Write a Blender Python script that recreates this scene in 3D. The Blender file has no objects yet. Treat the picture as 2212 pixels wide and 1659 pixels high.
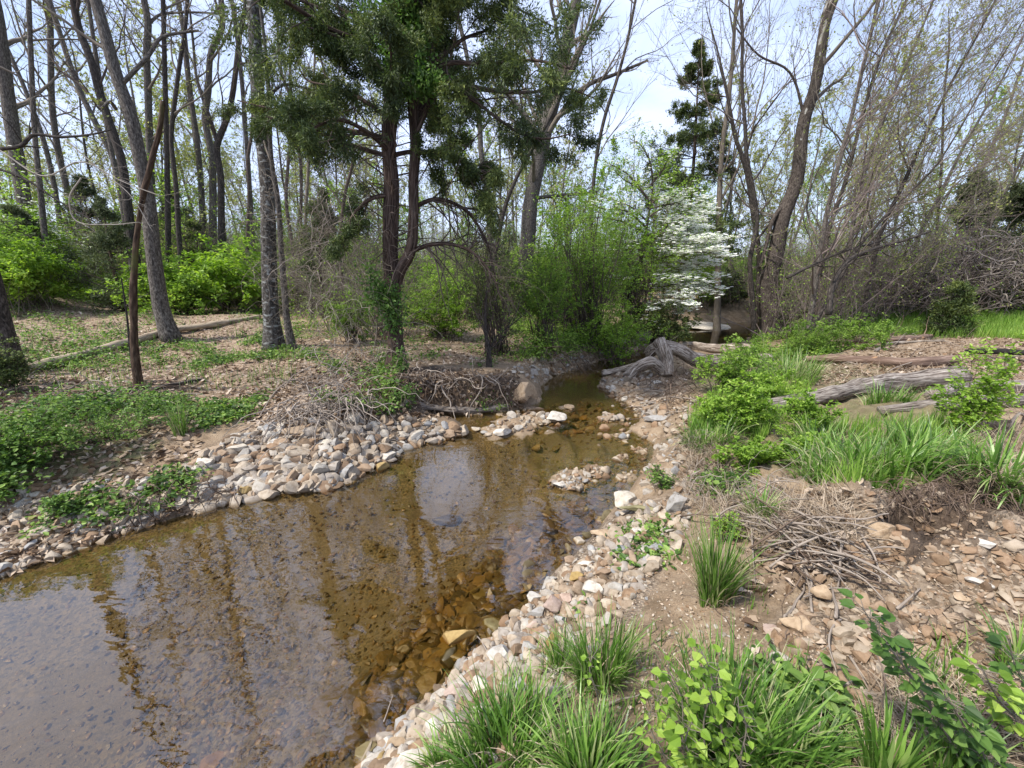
import bpy, bmesh, math, numpy as np
from mathutils import Vector
S = bpy.context.scene
COL = S.collection
rad = math.radians

# ------------------------------------------------------------------ camera, sky, sun, exposure
H = 2.0                      # eye height above the water
PITCH = rad(15.6)
LENS = 14.3
cam_d = bpy.data.cameras.new('camera'); cam = bpy.data.objects.new('camera', cam_d); COL.objects.link(cam)
cam.location = (0, 0, H); cam.rotation_euler = (rad(90) - PITCH, 0, 0)
cam_d.lens = LENS; cam_d.sensor_width = 36; cam_d.clip_start = 0.05; cam_d.clip_end = 2000
S.camera = cam
SUN_EL, SUN_AZ = rad(54), rad(242)      # azimuth clockwise from +Y
W = bpy.data.worlds.new('World'); S.world = W; W.use_nodes = True
nt = W.node_tree; N = nt.nodes; Lk = nt.links
N.clear()
wo = N.new('ShaderNodeOutputWorld'); bg = N.new('ShaderNodeBackground'); bg.inputs[1].default_value = 0.11
sky = N.new('ShaderNodeTexSky'); sky.sky_type = 'NISHITA'; sky.sun_disc = False
sky.sun_elevation = SUN_EL; sky.sun_rotation = SUN_AZ; sky.air_density = 1.0; sky.dust_density = 1.5
tcw = N.new('ShaderNodeTexCoord')
mpw = N.new('ShaderNodeMapping'); mpw.inputs['Scale'].default_value = (1.2, 1.2, 3.2)
nzw = N.new('ShaderNodeTexNoise'); nzw.inputs['Scale'].default_value = 1.9; nzw.inputs['Detail'].default_value = 7; nzw.inputs['Roughness'].default_value = 0.55
nzw.inputs['Distortion'].default_value = 0.5
rpw = N.new('ShaderNodeValToRGB'); rpw.color_ramp.elements[0].position = 0.36; rpw.color_ramp.elements[1].position = 0.60
rpw.color_ramp.elements[0].color = (0.36, 0.36, 0.36, 1); rpw.color_ramp.elements[1].color = (0.97, 0.97, 0.97, 1)
mxw = N.new('ShaderNodeMixRGB'); mxw.inputs[2].default_value = (4.2, 4.85, 6.7, 1)
Lk.new(tcw.outputs['Generated'], mpw.inputs[0]); Lk.new(mpw.outputs[0], nzw.inputs['Vector']); Lk.new(nzw.outputs['Fac'], rpw.inputs[0])
Lk.new(rpw.outputs[0], mxw.inputs[0]); Lk.new(sky.outputs[0], mxw.inputs[1]); Lk.new(mxw.outputs[0], bg.inputs[0]); Lk.new(bg.outputs[0], wo.inputs[0])
sl = bpy.data.lights.new('sun', 'SUN'); sl.energy = 3.0; sl.angle = rad(5); sl.color = (1.0, 0.95, 0.87)
so = bpy.data.objects.new('sun', sl); COL.objects.link(so)
sd = Vector((math.sin(SUN_AZ) * math.cos(SUN_EL), math.cos(SUN_AZ) * math.cos(SUN_EL), math.sin(SUN_EL)))
so.rotation_euler = (-sd).to_track_quat('-Z', 'Y').to_euler()
S.view_settings.view_transform = 'Standard'; S.view_settings.look = 'None'; S.view_settings.gamma = 1
S.view_settings.exposure = 1.12
S.render.engine = 'CYCLES'
S.cycles.max_bounces = 6; S.cycles.diffuse_bounces = 3; S.cycles.glossy_bounces = 3; S.cycles.transmission_bounces = 3
S.cycles.transparent_max_bounces = 6; S.cycles.caustics_reflective = False; S.cycles.caustics_refractive = False

# ------------------------------------------------------------------ picture <-> world (u,v on a 2212 x 1659 frame)
FW, FH = 2212.0, 1659.0
FL = LENS / 36 * FW
cp, sp = math.cos(PITCH), math.sin(PITCH)
def ray(u, v):
    u = np.asarray(u, float); v = np.asarray(v, float)
    dx = (u - FW / 2) / FL; dy = (FH / 2 - v) / FL
    return np.stack([dx, cp + dy * sp, -sp + dy * cp], -1)
def P(u, v, Y):
    d = ray(u, v); t = Y / d[..., 1]
    return d * t[..., None] + np.array([0, 0, H])
def at(u, v, z):
    d = ray(u, v); t = (z - H) / d[..., 2]
    return d * t[..., None] + np.array([0, 0, H])
def proj(p):
    x, y, z = p[..., 0], p[..., 1], p[..., 2] - H
    w = np.maximum(y * cp - z * sp, 1e-3); uy = y * sp + z * cp
    return FW / 2 + FL * x / w, FH / 2 - FL * uy / w
def pxm(p):                       # metres per frame pixel at point p
    return (p[1] * cp - (p[2] - H) * sp) / FL

# ------------------------------------------------------------------ noise
def _h(i, j, k, s):
    n = (i * 374761393 + j * 668265263 + k * 2147483647 + s * 974711).astype(np.int64)
    n = (n ^ (n >> 13)) * 1274126177 & 0x7fffffff
    n = n ^ (n >> 16)
    return (n & 0xffff) / 65535.0
def vnoise(p, s=0):
    f = np.floor(p).astype(np.int64); r = p - f; r = r * r * (3 - 2 * r)
    o = 0
    for a in (0, 1):
        for b in (0, 1):
            for c in (0, 1):
                w = (r[..., 0] if a else 1 - r[..., 0]) * (r[..., 1] if b else 1 - r[..., 1]) * (r[..., 2] if c else 1 - r[..., 2])
                o = o + w * _h(f[..., 0] + a, f[..., 1] + b, f[..., 2] + c, s)
    return o * 2 - 1
def fbm(p, s=0, o=4, g=0.5):
    a, t = 1.0, 0
    for k in range(o):
        t = t + a * vnoise(p * 2.03 ** k, s + k * 17); a *= g
    return t
def xy0(x, y): return np.stack([x, y, np.zeros_like(x)], -1)
def sst(x, a, b):
    t = np.clip((x - a) / (b - a), 0, 1); return t * t * (3 - 2 * t)

# ------------------------------------------------------------------ terrain
left_edge = [(-700,1520),(-250,1330),(0,1250),(100,1214),(200,1178),(330,1134),(420,1108),(520,1080),(620,1066),(690,1058),(745,1042),(800,1012),(845,990),(880,965),
             (990,946),(1012,930),(985,920),(940,914),(905,904),(960,896),(1040,893),(1100,886),(1135,880),(1165,868),(1170,832),(1200,812),(1300,780),(1345,768),(1400,750),
             (1450,738),(1480,716),(1530,700),(1640,694),(1760,690)]
right_edge = [(1760,708),(1640,720),(1600,742),(1500,748),(1450,752),(1400,772),(1350,790),(1300,815),(1285,840),(1330,862),(1370,880),(1385,905),(1365,930),(1400,960),
              (1405,1000),(1375,1045),(1340,1085),(1310,1120),(1290,1150),(1240,1195),(1200,1235),(1150,1285),(1110,1320),(1070,1362),(1020,1400),(985,1450),(930,1500),(870,1560),
              (800,1615),(765,1659),(700,1800),(500,2300)]
poly = np.array([at(u, v, 0.0)[:2] for u, v in left_edge + right_edge] + [np.array([-1.2, -2.0]), np.array([-9, -2.0])])
def pip(px, py, pl):
    ins = np.zeros(px.shape, bool); n = len(pl)
    for i in range(n):
        x0, y0 = pl[i]; x1, y1 = pl[(i + 1) % n]
        c = ((y0 > py) != (y1 > py)) & (px < (x1 - x0) * (py - y0) / (y1 - y0 + 1e-12) + x0)
        ins ^= c
    return ins
def sdist(px, py, pl):
    d = np.full(px.shape, 1e9)
    n = len(pl)
    for i in range(n):
        a = pl[i]; b = pl[(i + 1) % n]; ab = b - a; L2 = ab @ ab + 1e-12
        t = np.clip(((px - a[0]) * ab[0] + (py - a[1]) * ab[1]) / L2, 0, 1)
        d = np.minimum(d, np.hypot(px - a[0] - t * ab[0], py - a[1] - t * ab[1]))
    return np.where(pip(px, py, pl), -d, d)
ctl = [(100,1100,.16,.8),(0,1150,.16,.8),(0,1000,.4,.9),(200,950,.45,.8),(330,900,.5,.6),(250,1060,.2,.7),(400,1010,.28,.7),(550,990,.22,.9),(680,960,.2,.9),(800,940,.2,.8),(930,930,.12,.5),(450,900,.42,.8),
       (600,900,.4,.8),(720,850,.62,.4),(850,815,.62,.25),(980,815,.6,.2),(1080,840,.48,.2),(1000,780,.5,.4),(1110,775,.35,.5),(300,800,.62,.6),(200,720,.85,1),(400,680,.95,1),
       (600,740,.75,.8),(750,760,.7,.8),(1220,760,.4,.5),(1300,740,.45,.5),(1400,720,.5,.4),(1500,680,.3,.6),(100,660,1.1,1),
       (1500,1120,.2,.5),(1400,1170,.14,.6),(1450,1250,.26,.6),(1400,1400,.32,.7),(1250,1350,.16,.7),(1150,1500,.2,.7),(1300,1600,.42,.7),(1000,1600,.2,.6),(1620,1330,.4,.6),(1700,1250,.56,.5),(1850,1400,.62,.5),
       (2000,1400,.72,.5),(2200,1300,.95,.5),(2100,1075,1.02,.5),(1950,1080,.9,.5),(1820,1110,.75,.5),(1700,1060,.58,.4),(1600,950,.6,.3),(1520,900,.42,.3),(1480,1000,.4,.3),(1550,1050,.45,.3),(1800,950,.66,.4),(2100,900,.72,.4),
       (1700,800,.55,.4),(1900,745,.55,.4),(2200,745,.65,.4),(2000,670,.75,.5),(2100,1600,.7,.5),(1700,1600,.5,.5),(2212,1659,.75,.5),(1370,825,.14,.5),(1430,850,.2,.5),(1420,910,.12,.5),(1600,840,.5,.3),(1560,775,.07,.4),(1600,762,.09,.3),(1500,765,.07,.3),(1450,790,.1,.3),(1640,752,.14,.3),(1660,800,.4,.3),
       (1700,720,.5,.4)]
cw = [(*at(u, v, z)[:2], z, w) for u, v, z, w in ctl]
cw += [(-12,18,1.3,1),(-25,30,3,1),(0,24,1.15,1),(-6,20,1.25,1),(-8,35,2.7,1),(10,20,.8,1),(10,35,1.4,1),(20,18,.9,1),(28,30,1.4,1),(0,45,2.9,1),(-45,45,5,1),(45,20,1.3,1),(40,50,2.6,1),
       (0,90,6,1),(-60,90,9,1),(60,90,6,1),(-30,10,2,1),(-15,6,1.0,1),(0,-1,.45,.5),(2,-2,.5,.5),(-12,-4,.6,1),(10,-2,.9,1),(12,3,1,1),(120,0,2,1),(-120,0,6,1)]
cw = np.array(cw)
NR, NA = 470, 640
RR = 0.35 * (220 / 0.35) ** (np.arange(NR) / (NR - 1.0))
AA = np.linspace(rad(-118), rad(118), NA)
def height_field(x, y):
    num = 0; den = 0; wn = 0
    for cx, cy, cz, cr in cw:
        d2 = (x - cx) ** 2 + (y - cy) ** 2
        s = (0.25 + 0.07 * math.hypot(cx, cy)) ** 2
        w = 1.0 / (d2 + s * 0.35) ** 1.6
        num = num + w * cz; wn = wn + w * cr; den = den + w
    Hb = num / den; Wd = wn / den
    d = sdist(x, y, poly)
    p = xy0(x, y)
    d = d + 0.045 * fbm(p * 2.6, 5, 3) * np.clip(np.hypot(x, y) / 4, .4, 2)
    t = np.clip(d / Wd, 0, 1); up = Hb * (1 - (1 - t) ** 1.8)
    up = up + np.clip(d, 0, .25) * (0.16 * fbm(p * 1.3, 11, 4) + 0.05 * fbm(p * 7, 13, 3))
    up = up + np.clip(d - 1, 0, 8) * .02 * fbm(p * .3, 15, 3) * 2
    dd = -d
    bed = -(0.035 + 0.20 * sst(dd, 0, 1.1)) + 0.025 * fbm(p * 1.7, 21, 3) + 0.012 * fbm(p * 9, 22, 2)
    bed = np.minimum(bed, -0.012)
    k = sst(d, -0.05, 0.06)
    z = bed * (1 - k) + up * k
    return z, d
gx = RR[:, None] * np.sin(AA)[None]; gy = RR[:, None] * np.cos(AA)[None]
GZ, GD = height_field(gx, gy)
# shoals that rise out of the water: (u, v, radius px, top)
for u, v, r, top in [(1350,940,70,.0),(1380,975,50,.02),(1320,905,45,.02),(1360,1030,45,.015),(1180,935,40,.02),(1240,1035,66,.06),(1285,1015,45,.05),(1340,985,40,.03),(1110,922,62,.10),(1075,938,42,.07),(1165,905,42,.07),(1060,925,40,.05),(1230,955,25,.0),(1215,880,28,.02),(1290,960,30,.01),(1420,870,40,.1)]:
    c = at(u, v, 0); rr = r * pxm(c); d = np.hypot(gx - c[0], gy - c[1]) / (rr * 1.15)
    d = d + .3 * fbm(xy0(gx, gy) * 4, 31, 3)
    GZ = np.maximum(GZ, top - .14 * np.clip(d, 0, 3) ** 1.5 + .02 * fbm(xy0(gx, gy) * 8, 33, 2))
# rubble mound and eroded hollows in the right bank
for u, v, r, am in [(2000,1115,85,-.26),(2060,1180,50,-.14),(1930,1180,40,-.08),(1800,1480,45,-.12),(2060,1350,70,-.1),(2140,1045,90,.17),(1985,1025,60,.16),(2080,1230,60,.07),(1900,1290,70,.06),(1750,1420,60,.06),(1860,1075,60,.08),(1500,1270,90,-.03)]:
    c = at(u, v, .8 if v < 1500 else .6); rr = r * pxm(c)
    d = np.hypot(gx - c[0], gy - c[1]) / rr + .3 * fbm(xy0(gx, gy) * 5, 35, 4)
    GZ = GZ + am * np.exp(-np.clip(d, 0, 5) ** (4 if am < -.1 else 2) * 1.5)
fw = np.array([at(u, v, 0)[:2] for u, v in [(1435,742),(1500,702),(1690,692),(1730,752),(1640,790),(1560,800),(1480,840),(1390,880),(1300,850),(1320,800)]])
GZ = np.where(GD > -.1, np.minimum(GZ, .05 + .5 * np.clip(sdist(gx, gy, fw), 0, 9) + .03 * fbm(xy0(gx, gy) * 3, 47, 3)), GZ)
rough = 1.5 * sst(gx, 1.0, 1.9) * sst(GZ, .3, .5) * (1 - sst(np.hypot(gx, gy), 5, 8))
GZ = GZ + rough * (.045 * fbm(xy0(gx, gy) * 6, 41, 4, .6) + .02 * np.abs(fbm(xy0(gx, gy) * 14, 43, 3)))
def ridx(r): return np.clip(np.log(np.maximum(r, .351) / .35) / math.log(220 / .35) * (NR - 1), 0, NR - 1.001)
def hq(x, y, F=None):
    F = GZ if F is None else F
    x = np.asarray(x, float); y = np.asarray(y, float)
    r = np.hypot(x, y); a = np.arctan2(x, y)
    i = ridx(r); j = np.clip((a - AA[0]) / (AA[-1] - AA[0]) * (NA - 1), 0, NA - 1.001)
    i0 = i.astype(int); j0 = j.astype(int); fi = i - i0; fj = j - j0
    return F[i0, j0] * (1 - fi) * (1 - fj) + F[i0 + 1, j0] * fi * (1 - fj) + F[i0, j0 + 1] * (1 - fi) * fj + F[i0 + 1, j0 + 1] * fi * fj
def hit(u, v, floor=None):
    """points where the view through (u, v) meets the terrain"""
    d = ray(np.atleast_1d(u), np.atleast_1d(v)); hr = np.hypot(d[:, 0], d[:, 1])
    a = np.arctan2(d[:, 0], d[:, 1]); j = np.clip(np.round((a - AA[0]) / (AA[-1] - AA[0]) * (NA - 1)).astype(int), 0, NA - 1)
    zray = H + (d[:, 2] / hr)[:, None] * RR[None]
    zt = GZ[:, j].T
    if floor is not None: zt = np.maximum(zt, floor)
    below = zray < zt; below[:, :8] = False
    i = np.argmax(below, 1); i = np.where(below.any(1), i, NR - 1); i = np.maximum(i, 1)
    n = np.arange(len(i)); g0 = zray[n, i - 1] - zt[n, i - 1]; g1 = zray[n, i] - zt[n, i]
    t = np.clip(g0 / (g0 - g1 + 1e-9), 0, 1); R_ = RR[i - 1] * (1 - t) + RR[i] * t
    x = R_ * d[:, 0] / hr; y = R_ * d[:, 1] / hr
    return np.stack([x, y, np.maximum(hq(x, y), -9 if floor is None else floor)], -1)
def hit1(u, v, floor=None): return hit([u], [v], floor)[0]
def in_poly(pl, n, rng):
    pl = np.array(pl, float); lo = pl.min(0); hi = pl.max(0); out = []
    c = 0
    while c < n:
        q = lo + (hi - lo) * rng.random((n * 2, 2)); q = q[pip(q[:, 0], q[:, 1], pl)]; out.append(q); c += len(q)
    return np.concatenate(out)[:n]

# ------------------------------------------------------------------ mesh collecting
class MB:
    def __init__(s): s.v = []; s.f = []; s.tc = []; s.var = []; s.n = 0
    def add(s, v, f, tc=None, var=None):
        v = np.asarray(v, np.float32).reshape(-1, 3)
        s.v.append(v); s.f.append(np.asarray(f, np.int64) + s.n)
        s.tc.append(v if tc is None else np.asarray(tc, np.float32).reshape(-1, 3))
        s.var.append(np.full(len(v), .5, np.float32) if var is None else np.broadcast_to(np.asarray(var, np.float32).reshape(-1), (len(v),)).astype(np.float32))
        s.n += len(v); return s
    def mesh(s, name, mat, origin=(0, 0, 0), smooth=True, sharp=None):
        v = np.concatenate(s.v) - np.asarray(origin, np.float32)
        me = bpy.data.meshes.new(name)
        sizes = np.concatenate([np.full(len(f), f.shape[1]) for f in s.f]); loops = np.concatenate([f.ravel() for f in s.f])
        me.vertices.add(len(v)); me.vertices.foreach_set('co', v.astype(np.float32).ravel())
        me.loops.add(len(loops)); me.loops.foreach_set('vertex_index', loops.astype(np.int32))
        me.polygons.add(len(sizes)); st = np.concatenate([[0], np.cumsum(sizes)[:-1]])
        me.polygons.foreach_set('loop_start', st.astype(np.int32))
        me.polygons.foreach_set('use_smooth', np.full(len(sizes), smooth, bool))
        a = me.attributes.new('tc', 'FLOAT_VECTOR', 'POINT'); a.data.foreach_set('vector', np.concatenate(s.tc).astype(np.float32).ravel())
        a = me.attributes.new('var', 'FLOAT', 'POINT'); a.data.foreach_set('value', np.concatenate(s.var).astype(np.float32))
        me.update(calc_edges=True)
        if sharp: me.set_sharp_from_angle(angle=rad(sharp))
        for m in (mat if isinstance(mat, (list, tuple)) else [mat]): me.materials.append(m)
        return me
    def build(s, name, mat, parent=None, **k):
        og = Vector((0, 0, 0)); q = parent
        while q: og += q.location; q = q.parent
        o = bpy.data.objects.new(name, s.mesh(name, mat, origin=tuple(og), **k))
        COL.objects.link(o)
        if parent: o.parent = parent
        return o
def tag(o, label=None, cat=None, group=None, kind=None):
    if label: o['label'] = label
    if cat: o['category'] = cat
    if group: o['group'] = group
    if kind: o['kind'] = kind
    return o
def thing(name, label, cat, loc, group=None):
    o = bpy.data.objects.new(name, None); COL.objects.link(o); o.location = tuple(float(c) for c in loc); o.empty_display_size = .1
    return tag(o, label, cat, group)
def copy_tree(o, parent=None):
    c = o.copy(); COL.objects.link(c); c.parent = parent
    for ch in [x for x in KIDS.get(o.name, [])]: copy_tree(ch, c)
    return c
KIDS = {}

def norm(a): return a / np.maximum(np.linalg.norm(a, axis=-1, keepdims=True), 1e-9)
def tubes(mb, Pn, Rn, sides=5, cap=False, var=None, rough=0.0, seed=0):
    Pn = np.asarray(Pn, float); Rn = np.asarray(Rn, float)
    if Pn.ndim == 2: Pn = Pn[None]; Rn = Rn[None]
    if cap:
        Pn = np.concatenate([Pn[:, :1], Pn, Pn[:, -1:]], 1); Rn = np.concatenate([Rn[:, :1] * 0.01, Rn, Rn[:, -1:] * 0.01], 1)
    n, M = Rn.shape
    T = np.zeros_like(Pn); Q = Pn.copy()
    T[:, 1:-1] = Q[:, 2:] - Q[:, :-2]; T[:, 0] = Q[:, 1] - Q[:, 0]; T[:, -1] = Q[:, -1] - Q[:, -2]
    if cap: T[:, 0] = Q[:, 2] - Q[:, 1]; T[:, -1] = Q[:, -2] - Q[:, -3]; T[:, 1] = T[:, 0]; T[:, -2] = T[:, -1]
    T = norm(T); ov = np.abs(norm(Pn[:, -1] - Pn[:, 0])); ref = np.eye(3)[np.argmin(ov, 1)][:, None, :]
    U = norm(np.cross(T, ref)); V = np.cross(T, U)
    an = np.arange(sides) / sides * 2 * math.pi
    c, s_ = np.cos(an), np.sin(an)
    seg = np.linalg.norm(np.diff(Pn, axis=1), axis=2); L = np.concatenate([np.zeros((n, 1)), np.cumsum(seg, 1)], 1)
    dirs = U[:, :, None, :] * c[None, None, :, None] + V[:, :, None, :] * s_[None, None, :, None]
    R3 = Rn[:, :, None, None]
    off = (np.arange(n) * 3.7 % 50)[:, None]
    mr = Rn.mean(1)[:, None, None]
    tc = np.stack([np.broadcast_to(c[None, None] * mr, (n, M, sides)) + off[..., None] * 0.37, np.broadcast_to(s_[None, None] * mr, (n, M, sides)), np.broadcast_to(L[:, :, None] + off[..., None], (n, M, sides))], -1)
    if rough:
        q = tc * np.array([9, 9, 2.2]) + seed
        R3 = R3 * (1 + rough * fbm(q, seed, 3))[..., None]
    v = Pn[:, :, None, :] + dirs * R3
    idx = np.arange(n * M * sides).reshape(n, M, sides)
    a = idx[:, :-1, :]; b = np.roll(a, -1, 2); d = idx[:, 1:, :]; e = np.roll(d, -1, 2)
    f = np.stack([a, b, e, d], -1).reshape(-1, 4)
    vv = None if var is None else np.repeat(np.broadcast_to(var, (n,)), M * sides)
    mb.add(v, f, tc, vv)
    return mb
def grow(Pn, Rn, n, tr, lf, ang, up, M, rf, wob, rng, rmin=.002, flat=0.0, taper=.12, lean=(0, 0, 0)):
    Nn, Mp = Rn.shape
    t = (tr[0] + (tr[1] - tr[0]) * (np.arange(n)[None] + rng.random((Nn, n))) / n) * (Mp - 1.001)
    i = t.astype(int); fr = (t - i)[..., None]; k = np.arange(Nn)[:, None]
    p = Pn[k, i] * (1 - fr) + Pn[k, i + 1] * fr; T = norm(Pn[k, i + 1] - Pn[k, i]); r = Rn[k, i] * (1 - fr[..., 0]) + Rn[k, i + 1] * fr[..., 0]
    PL = np.linalg.norm(np.diff(Pn, axis=1), axis=2).sum(1)[:, None]
    g = rng.standard_normal((Nn, n, 3)); g[..., 2] *= (1 - flat); pr = norm(g - (g * T).sum(-1, keepdims=True) * T)
    a = ang * (0.7 + .6 * rng.random((Nn, n, 1)))
    d = norm(T * np.cos(a) + pr * np.sin(a))
    L = PL * lf * (1.15 - .75 * t / (Mp - 1)) * (.55 + .75 * rng.random((Nn, n)))
    out = [p]; cur = p; st = (L / (M - 1))[..., None]
    ln = np.array(lean)
    for m in range(M - 1):
        d = norm(d + wob * rng.standard_normal(d.shape) + np.array([0, 0, up]) / (M - 1) * 2 + ln / (M - 1))
        cur = cur + d * st; out.append(cur)
    Q = np.stack(out, 2).reshape(-1, M, 3)
    r0 = np.maximum(r * rf * (.7 + .5 * rng.random((Nn, n))), rmin)
    r0 = np.minimum(r0, np.maximum(r * .9, rmin))
    tt = np.linspace(0, 1, M)
    R2 = r0.reshape(-1, 1) * (1 - (1 - taper) * tt[None] ** .9); R2 = np.maximum(R2, rmin * .6)
    return Q, R2
def smooth_line(pts, n):
    pts = np.asarray(pts, float); m = len(pts)
    s = np.concatenate([[0], np.cumsum(np.linalg.norm(np.diff(pts, axis=0), axis=1))]); t = np.linspace(0, s[-1], n)
    tan = np.gradient(pts, s, axis=0) if m > 2 else np.repeat(((pts[1] - pts[0]) / s[-1])[None], 2, 0)
    i = np.clip(np.searchsorted(s, t, 'right') - 1, 0, m - 2); h = (s[i + 1] - s[i]); x = (t - s[i]) / h; x = x[:, None]; h = h[:, None]
    return ((2 * x**3 - 3 * x**2 + 1) * pts[i] + (x**3 - 2 * x**2 + x) * h * tan[i] + (-2 * x**3 + 3 * x**2) * pts[i + 1] + (x**3 - x**2) * h * tan[i + 1])
def rand_dir(n, rng, flat=0.):
    g = rng.standard_normal((n, 3)); g[:, 2] *= (1 - flat); return norm(g)
def leaves(mb, C, D, Nn, L, Wd, var, fold=.15, droop=0.0):
    """a leaf of six corners at each C, pointing along D, with normal about Nn"""
    C = np.asarray(C, float); n = len(C); D = norm(D); B = norm(np.cross(D, Nn)); Z = np.cross(B, D)
    L = np.broadcast_to(L, (n,))[:, None]; Wd = np.broadcast_to(Wd, (n,))[:, None]
    v = np.stack([C, C + D * L * .35 + B * Wd * .5 + Z * Wd * fold, C + D * L * .72 + B * Wd * .36 + Z * (Wd * fold - droop * L * .4), C + D * L - Z * droop * L,
                  C + D * L * .72 - B * Wd * .36 + Z * (Wd * fold - droop * L * .4), C + D * L * .35 - B * Wd * .5 + Z * Wd * fold], 1)
    b = np.arange(n)[:, None] * 6
    f = np.concatenate([b + np.array([[0, 1, 2, 3]]), b + np.array([[0, 3, 4, 5]])])
    mb.add(v, f, None, np.repeat(np.broadcast_to(var, (n,)), 6)); return mb
def needles(mb, C, D, L, Wd, var, rng):
    """narrow three-cornered slips of scale foliage"""
    n = len(C); D = norm(D); B = norm(np.cross(D, rand_dir(n, rng))); L = np.broadcast_to(L, (n,))[:, None]; Wd = np.broadcast_to(Wd, (n,))[:, None]
    v = np.stack([C, C + D * L * .45 + B * Wd * .5, C + D * L, C + D * L * .45 - B * Wd * .5], 1)
    mb.add(v, np.arange(n * 4).reshape(n, 4), None, np.repeat(np.broadcast_to(var, (n,)), 4)); return mb
def blades(mb, B, L, Wd, lean, az, var, rng, M=6, curve=1.0):
    n = len(B); t = np.linspace(0, 1, M)[None, :]
    L = np.broadcast_to(L, (n,)); Wd = np.broadcast_to(Wd, (n,)); lean = np.broadcast_to(lean, (n,))
    d = np.stack([np.cos(az), np.sin(az), np.zeros(n)], -1)
    th = lean[:, None] * .35 + lean[:, None] * curve * 1.25 * t ** 1.4
    th = np.minimum(th, 2.5)
    ds = L[:, None] / (M - 1)
    hx = np.concatenate([np.zeros((n, 1)), np.cumsum(np.sin(th[:, :-1]) * ds, 1)], 1); hz = np.concatenate([np.zeros((n, 1)), np.cumsum(np.cos(th[:, :-1]) * ds, 1)], 1)
    c = B[:, None, :] + d[:, None, :] * hx[..., None]; c[..., 2] += hz
    sdv = np.stack([-np.sin(az), np.cos(az), np.zeros(n)], -1) + .5 * rng.standard_normal((n, 3)) * np.array([1, 1, .2]); sdv = norm(sdv)
    w = Wd[:, None] * np.minimum(1, 1.6 * (1 - t) ** .8 + .02) * .5
    v = np.stack([c - sdv[:, None] * w[..., None], c + sdv[:, None] * w[..., None]], 2)
    idx = np.arange(n * M * 2).reshape(n, M, 2)
    f = np.stack([idx[:, :-1, 0], idx[:, :-1, 1], idx[:, 1:, 1], idx[:, 1:, 0]], -1).reshape(-1, 4)
    mb.add(v, f, None, np.repeat(np.broadcast_to(var, (n,)), M * 2)); return mb

# ------------------------------------------------------------------ materials
def new_mat(name):
    m = bpy.data.materials.new(name); m.use_nodes = True; t = m.node_tree; t.nodes.clear()
    return m, t.nodes, t.links
def ramp(n, cols):
    r = n.new('ShaderNodeValToRGB'); e = r.color_ramp.elements
    while len(e) < len(cols): e.new(.5)
    for i, (p, c) in enumerate(cols): e[i].position = p; e[i].color = (*c, 1)
    return r
def leaf_mat(name, cols, trans=.35, rough=.55, spec=.35):
    m, n, l = new_mat(name)
    at_ = n.new('ShaderNodeAttribute'); at_.attribute_name = 'var'
    nz = n.new('ShaderNodeTexNoise'); nz.inputs['Scale'].default_value = 2.2; nz.inputs['Detail'].default_value = 2
    ge = n.new('ShaderNodeNewGeometry'); l.new(ge.outputs['Position'], nz.inputs['Vector'])
    ma = n.new('ShaderNodeMath'); ma.operation = 'MULTIPLY_ADD'; l.new(nz.outputs['Fac'], ma.inputs[0]); ma.inputs[1].default_value = .9; l.new(at_.outputs['Fac'], ma.inputs[2])
    mb_ = n.new('ShaderNodeMath'); mb_.operation = 'SUBTRACT'; l.new(ma.outputs[0], mb_.inputs[0]); mb_.inputs[1].default_value = .45
    r = ramp(n, cols); l.new(mb_.outputs[0], r.inputs[0])
    b = n.new('ShaderNodeBsdfPrincipled'); b.inputs['Roughness'].default_value = rough; b.inputs['Specular IOR Level'].default_value = spec
    tr = n.new('ShaderNodeBsdfTranslucent'); mx = n.new('ShaderNodeMixShader'); mx.inputs[0].default_value = trans
    hs = n.new('ShaderNodeHueSaturation'); hs.inputs['Value'].default_value = 1.5; hs.inputs['Saturation'].default_value = 1.1
    l.new(r.outputs[0], b.inputs['Base Color']); l.new(r.outputs[0], hs.inputs['Color']); l.new(hs.outputs[0], tr.inputs[0])
    l.new(b.outputs[0], mx.inputs[1]); l.new(tr.outputs[0], mx.inputs[2])
    o = n.new('ShaderNodeOutputMaterial'); l.new(mx.outputs[0], o.inputs[0]); return m
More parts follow.
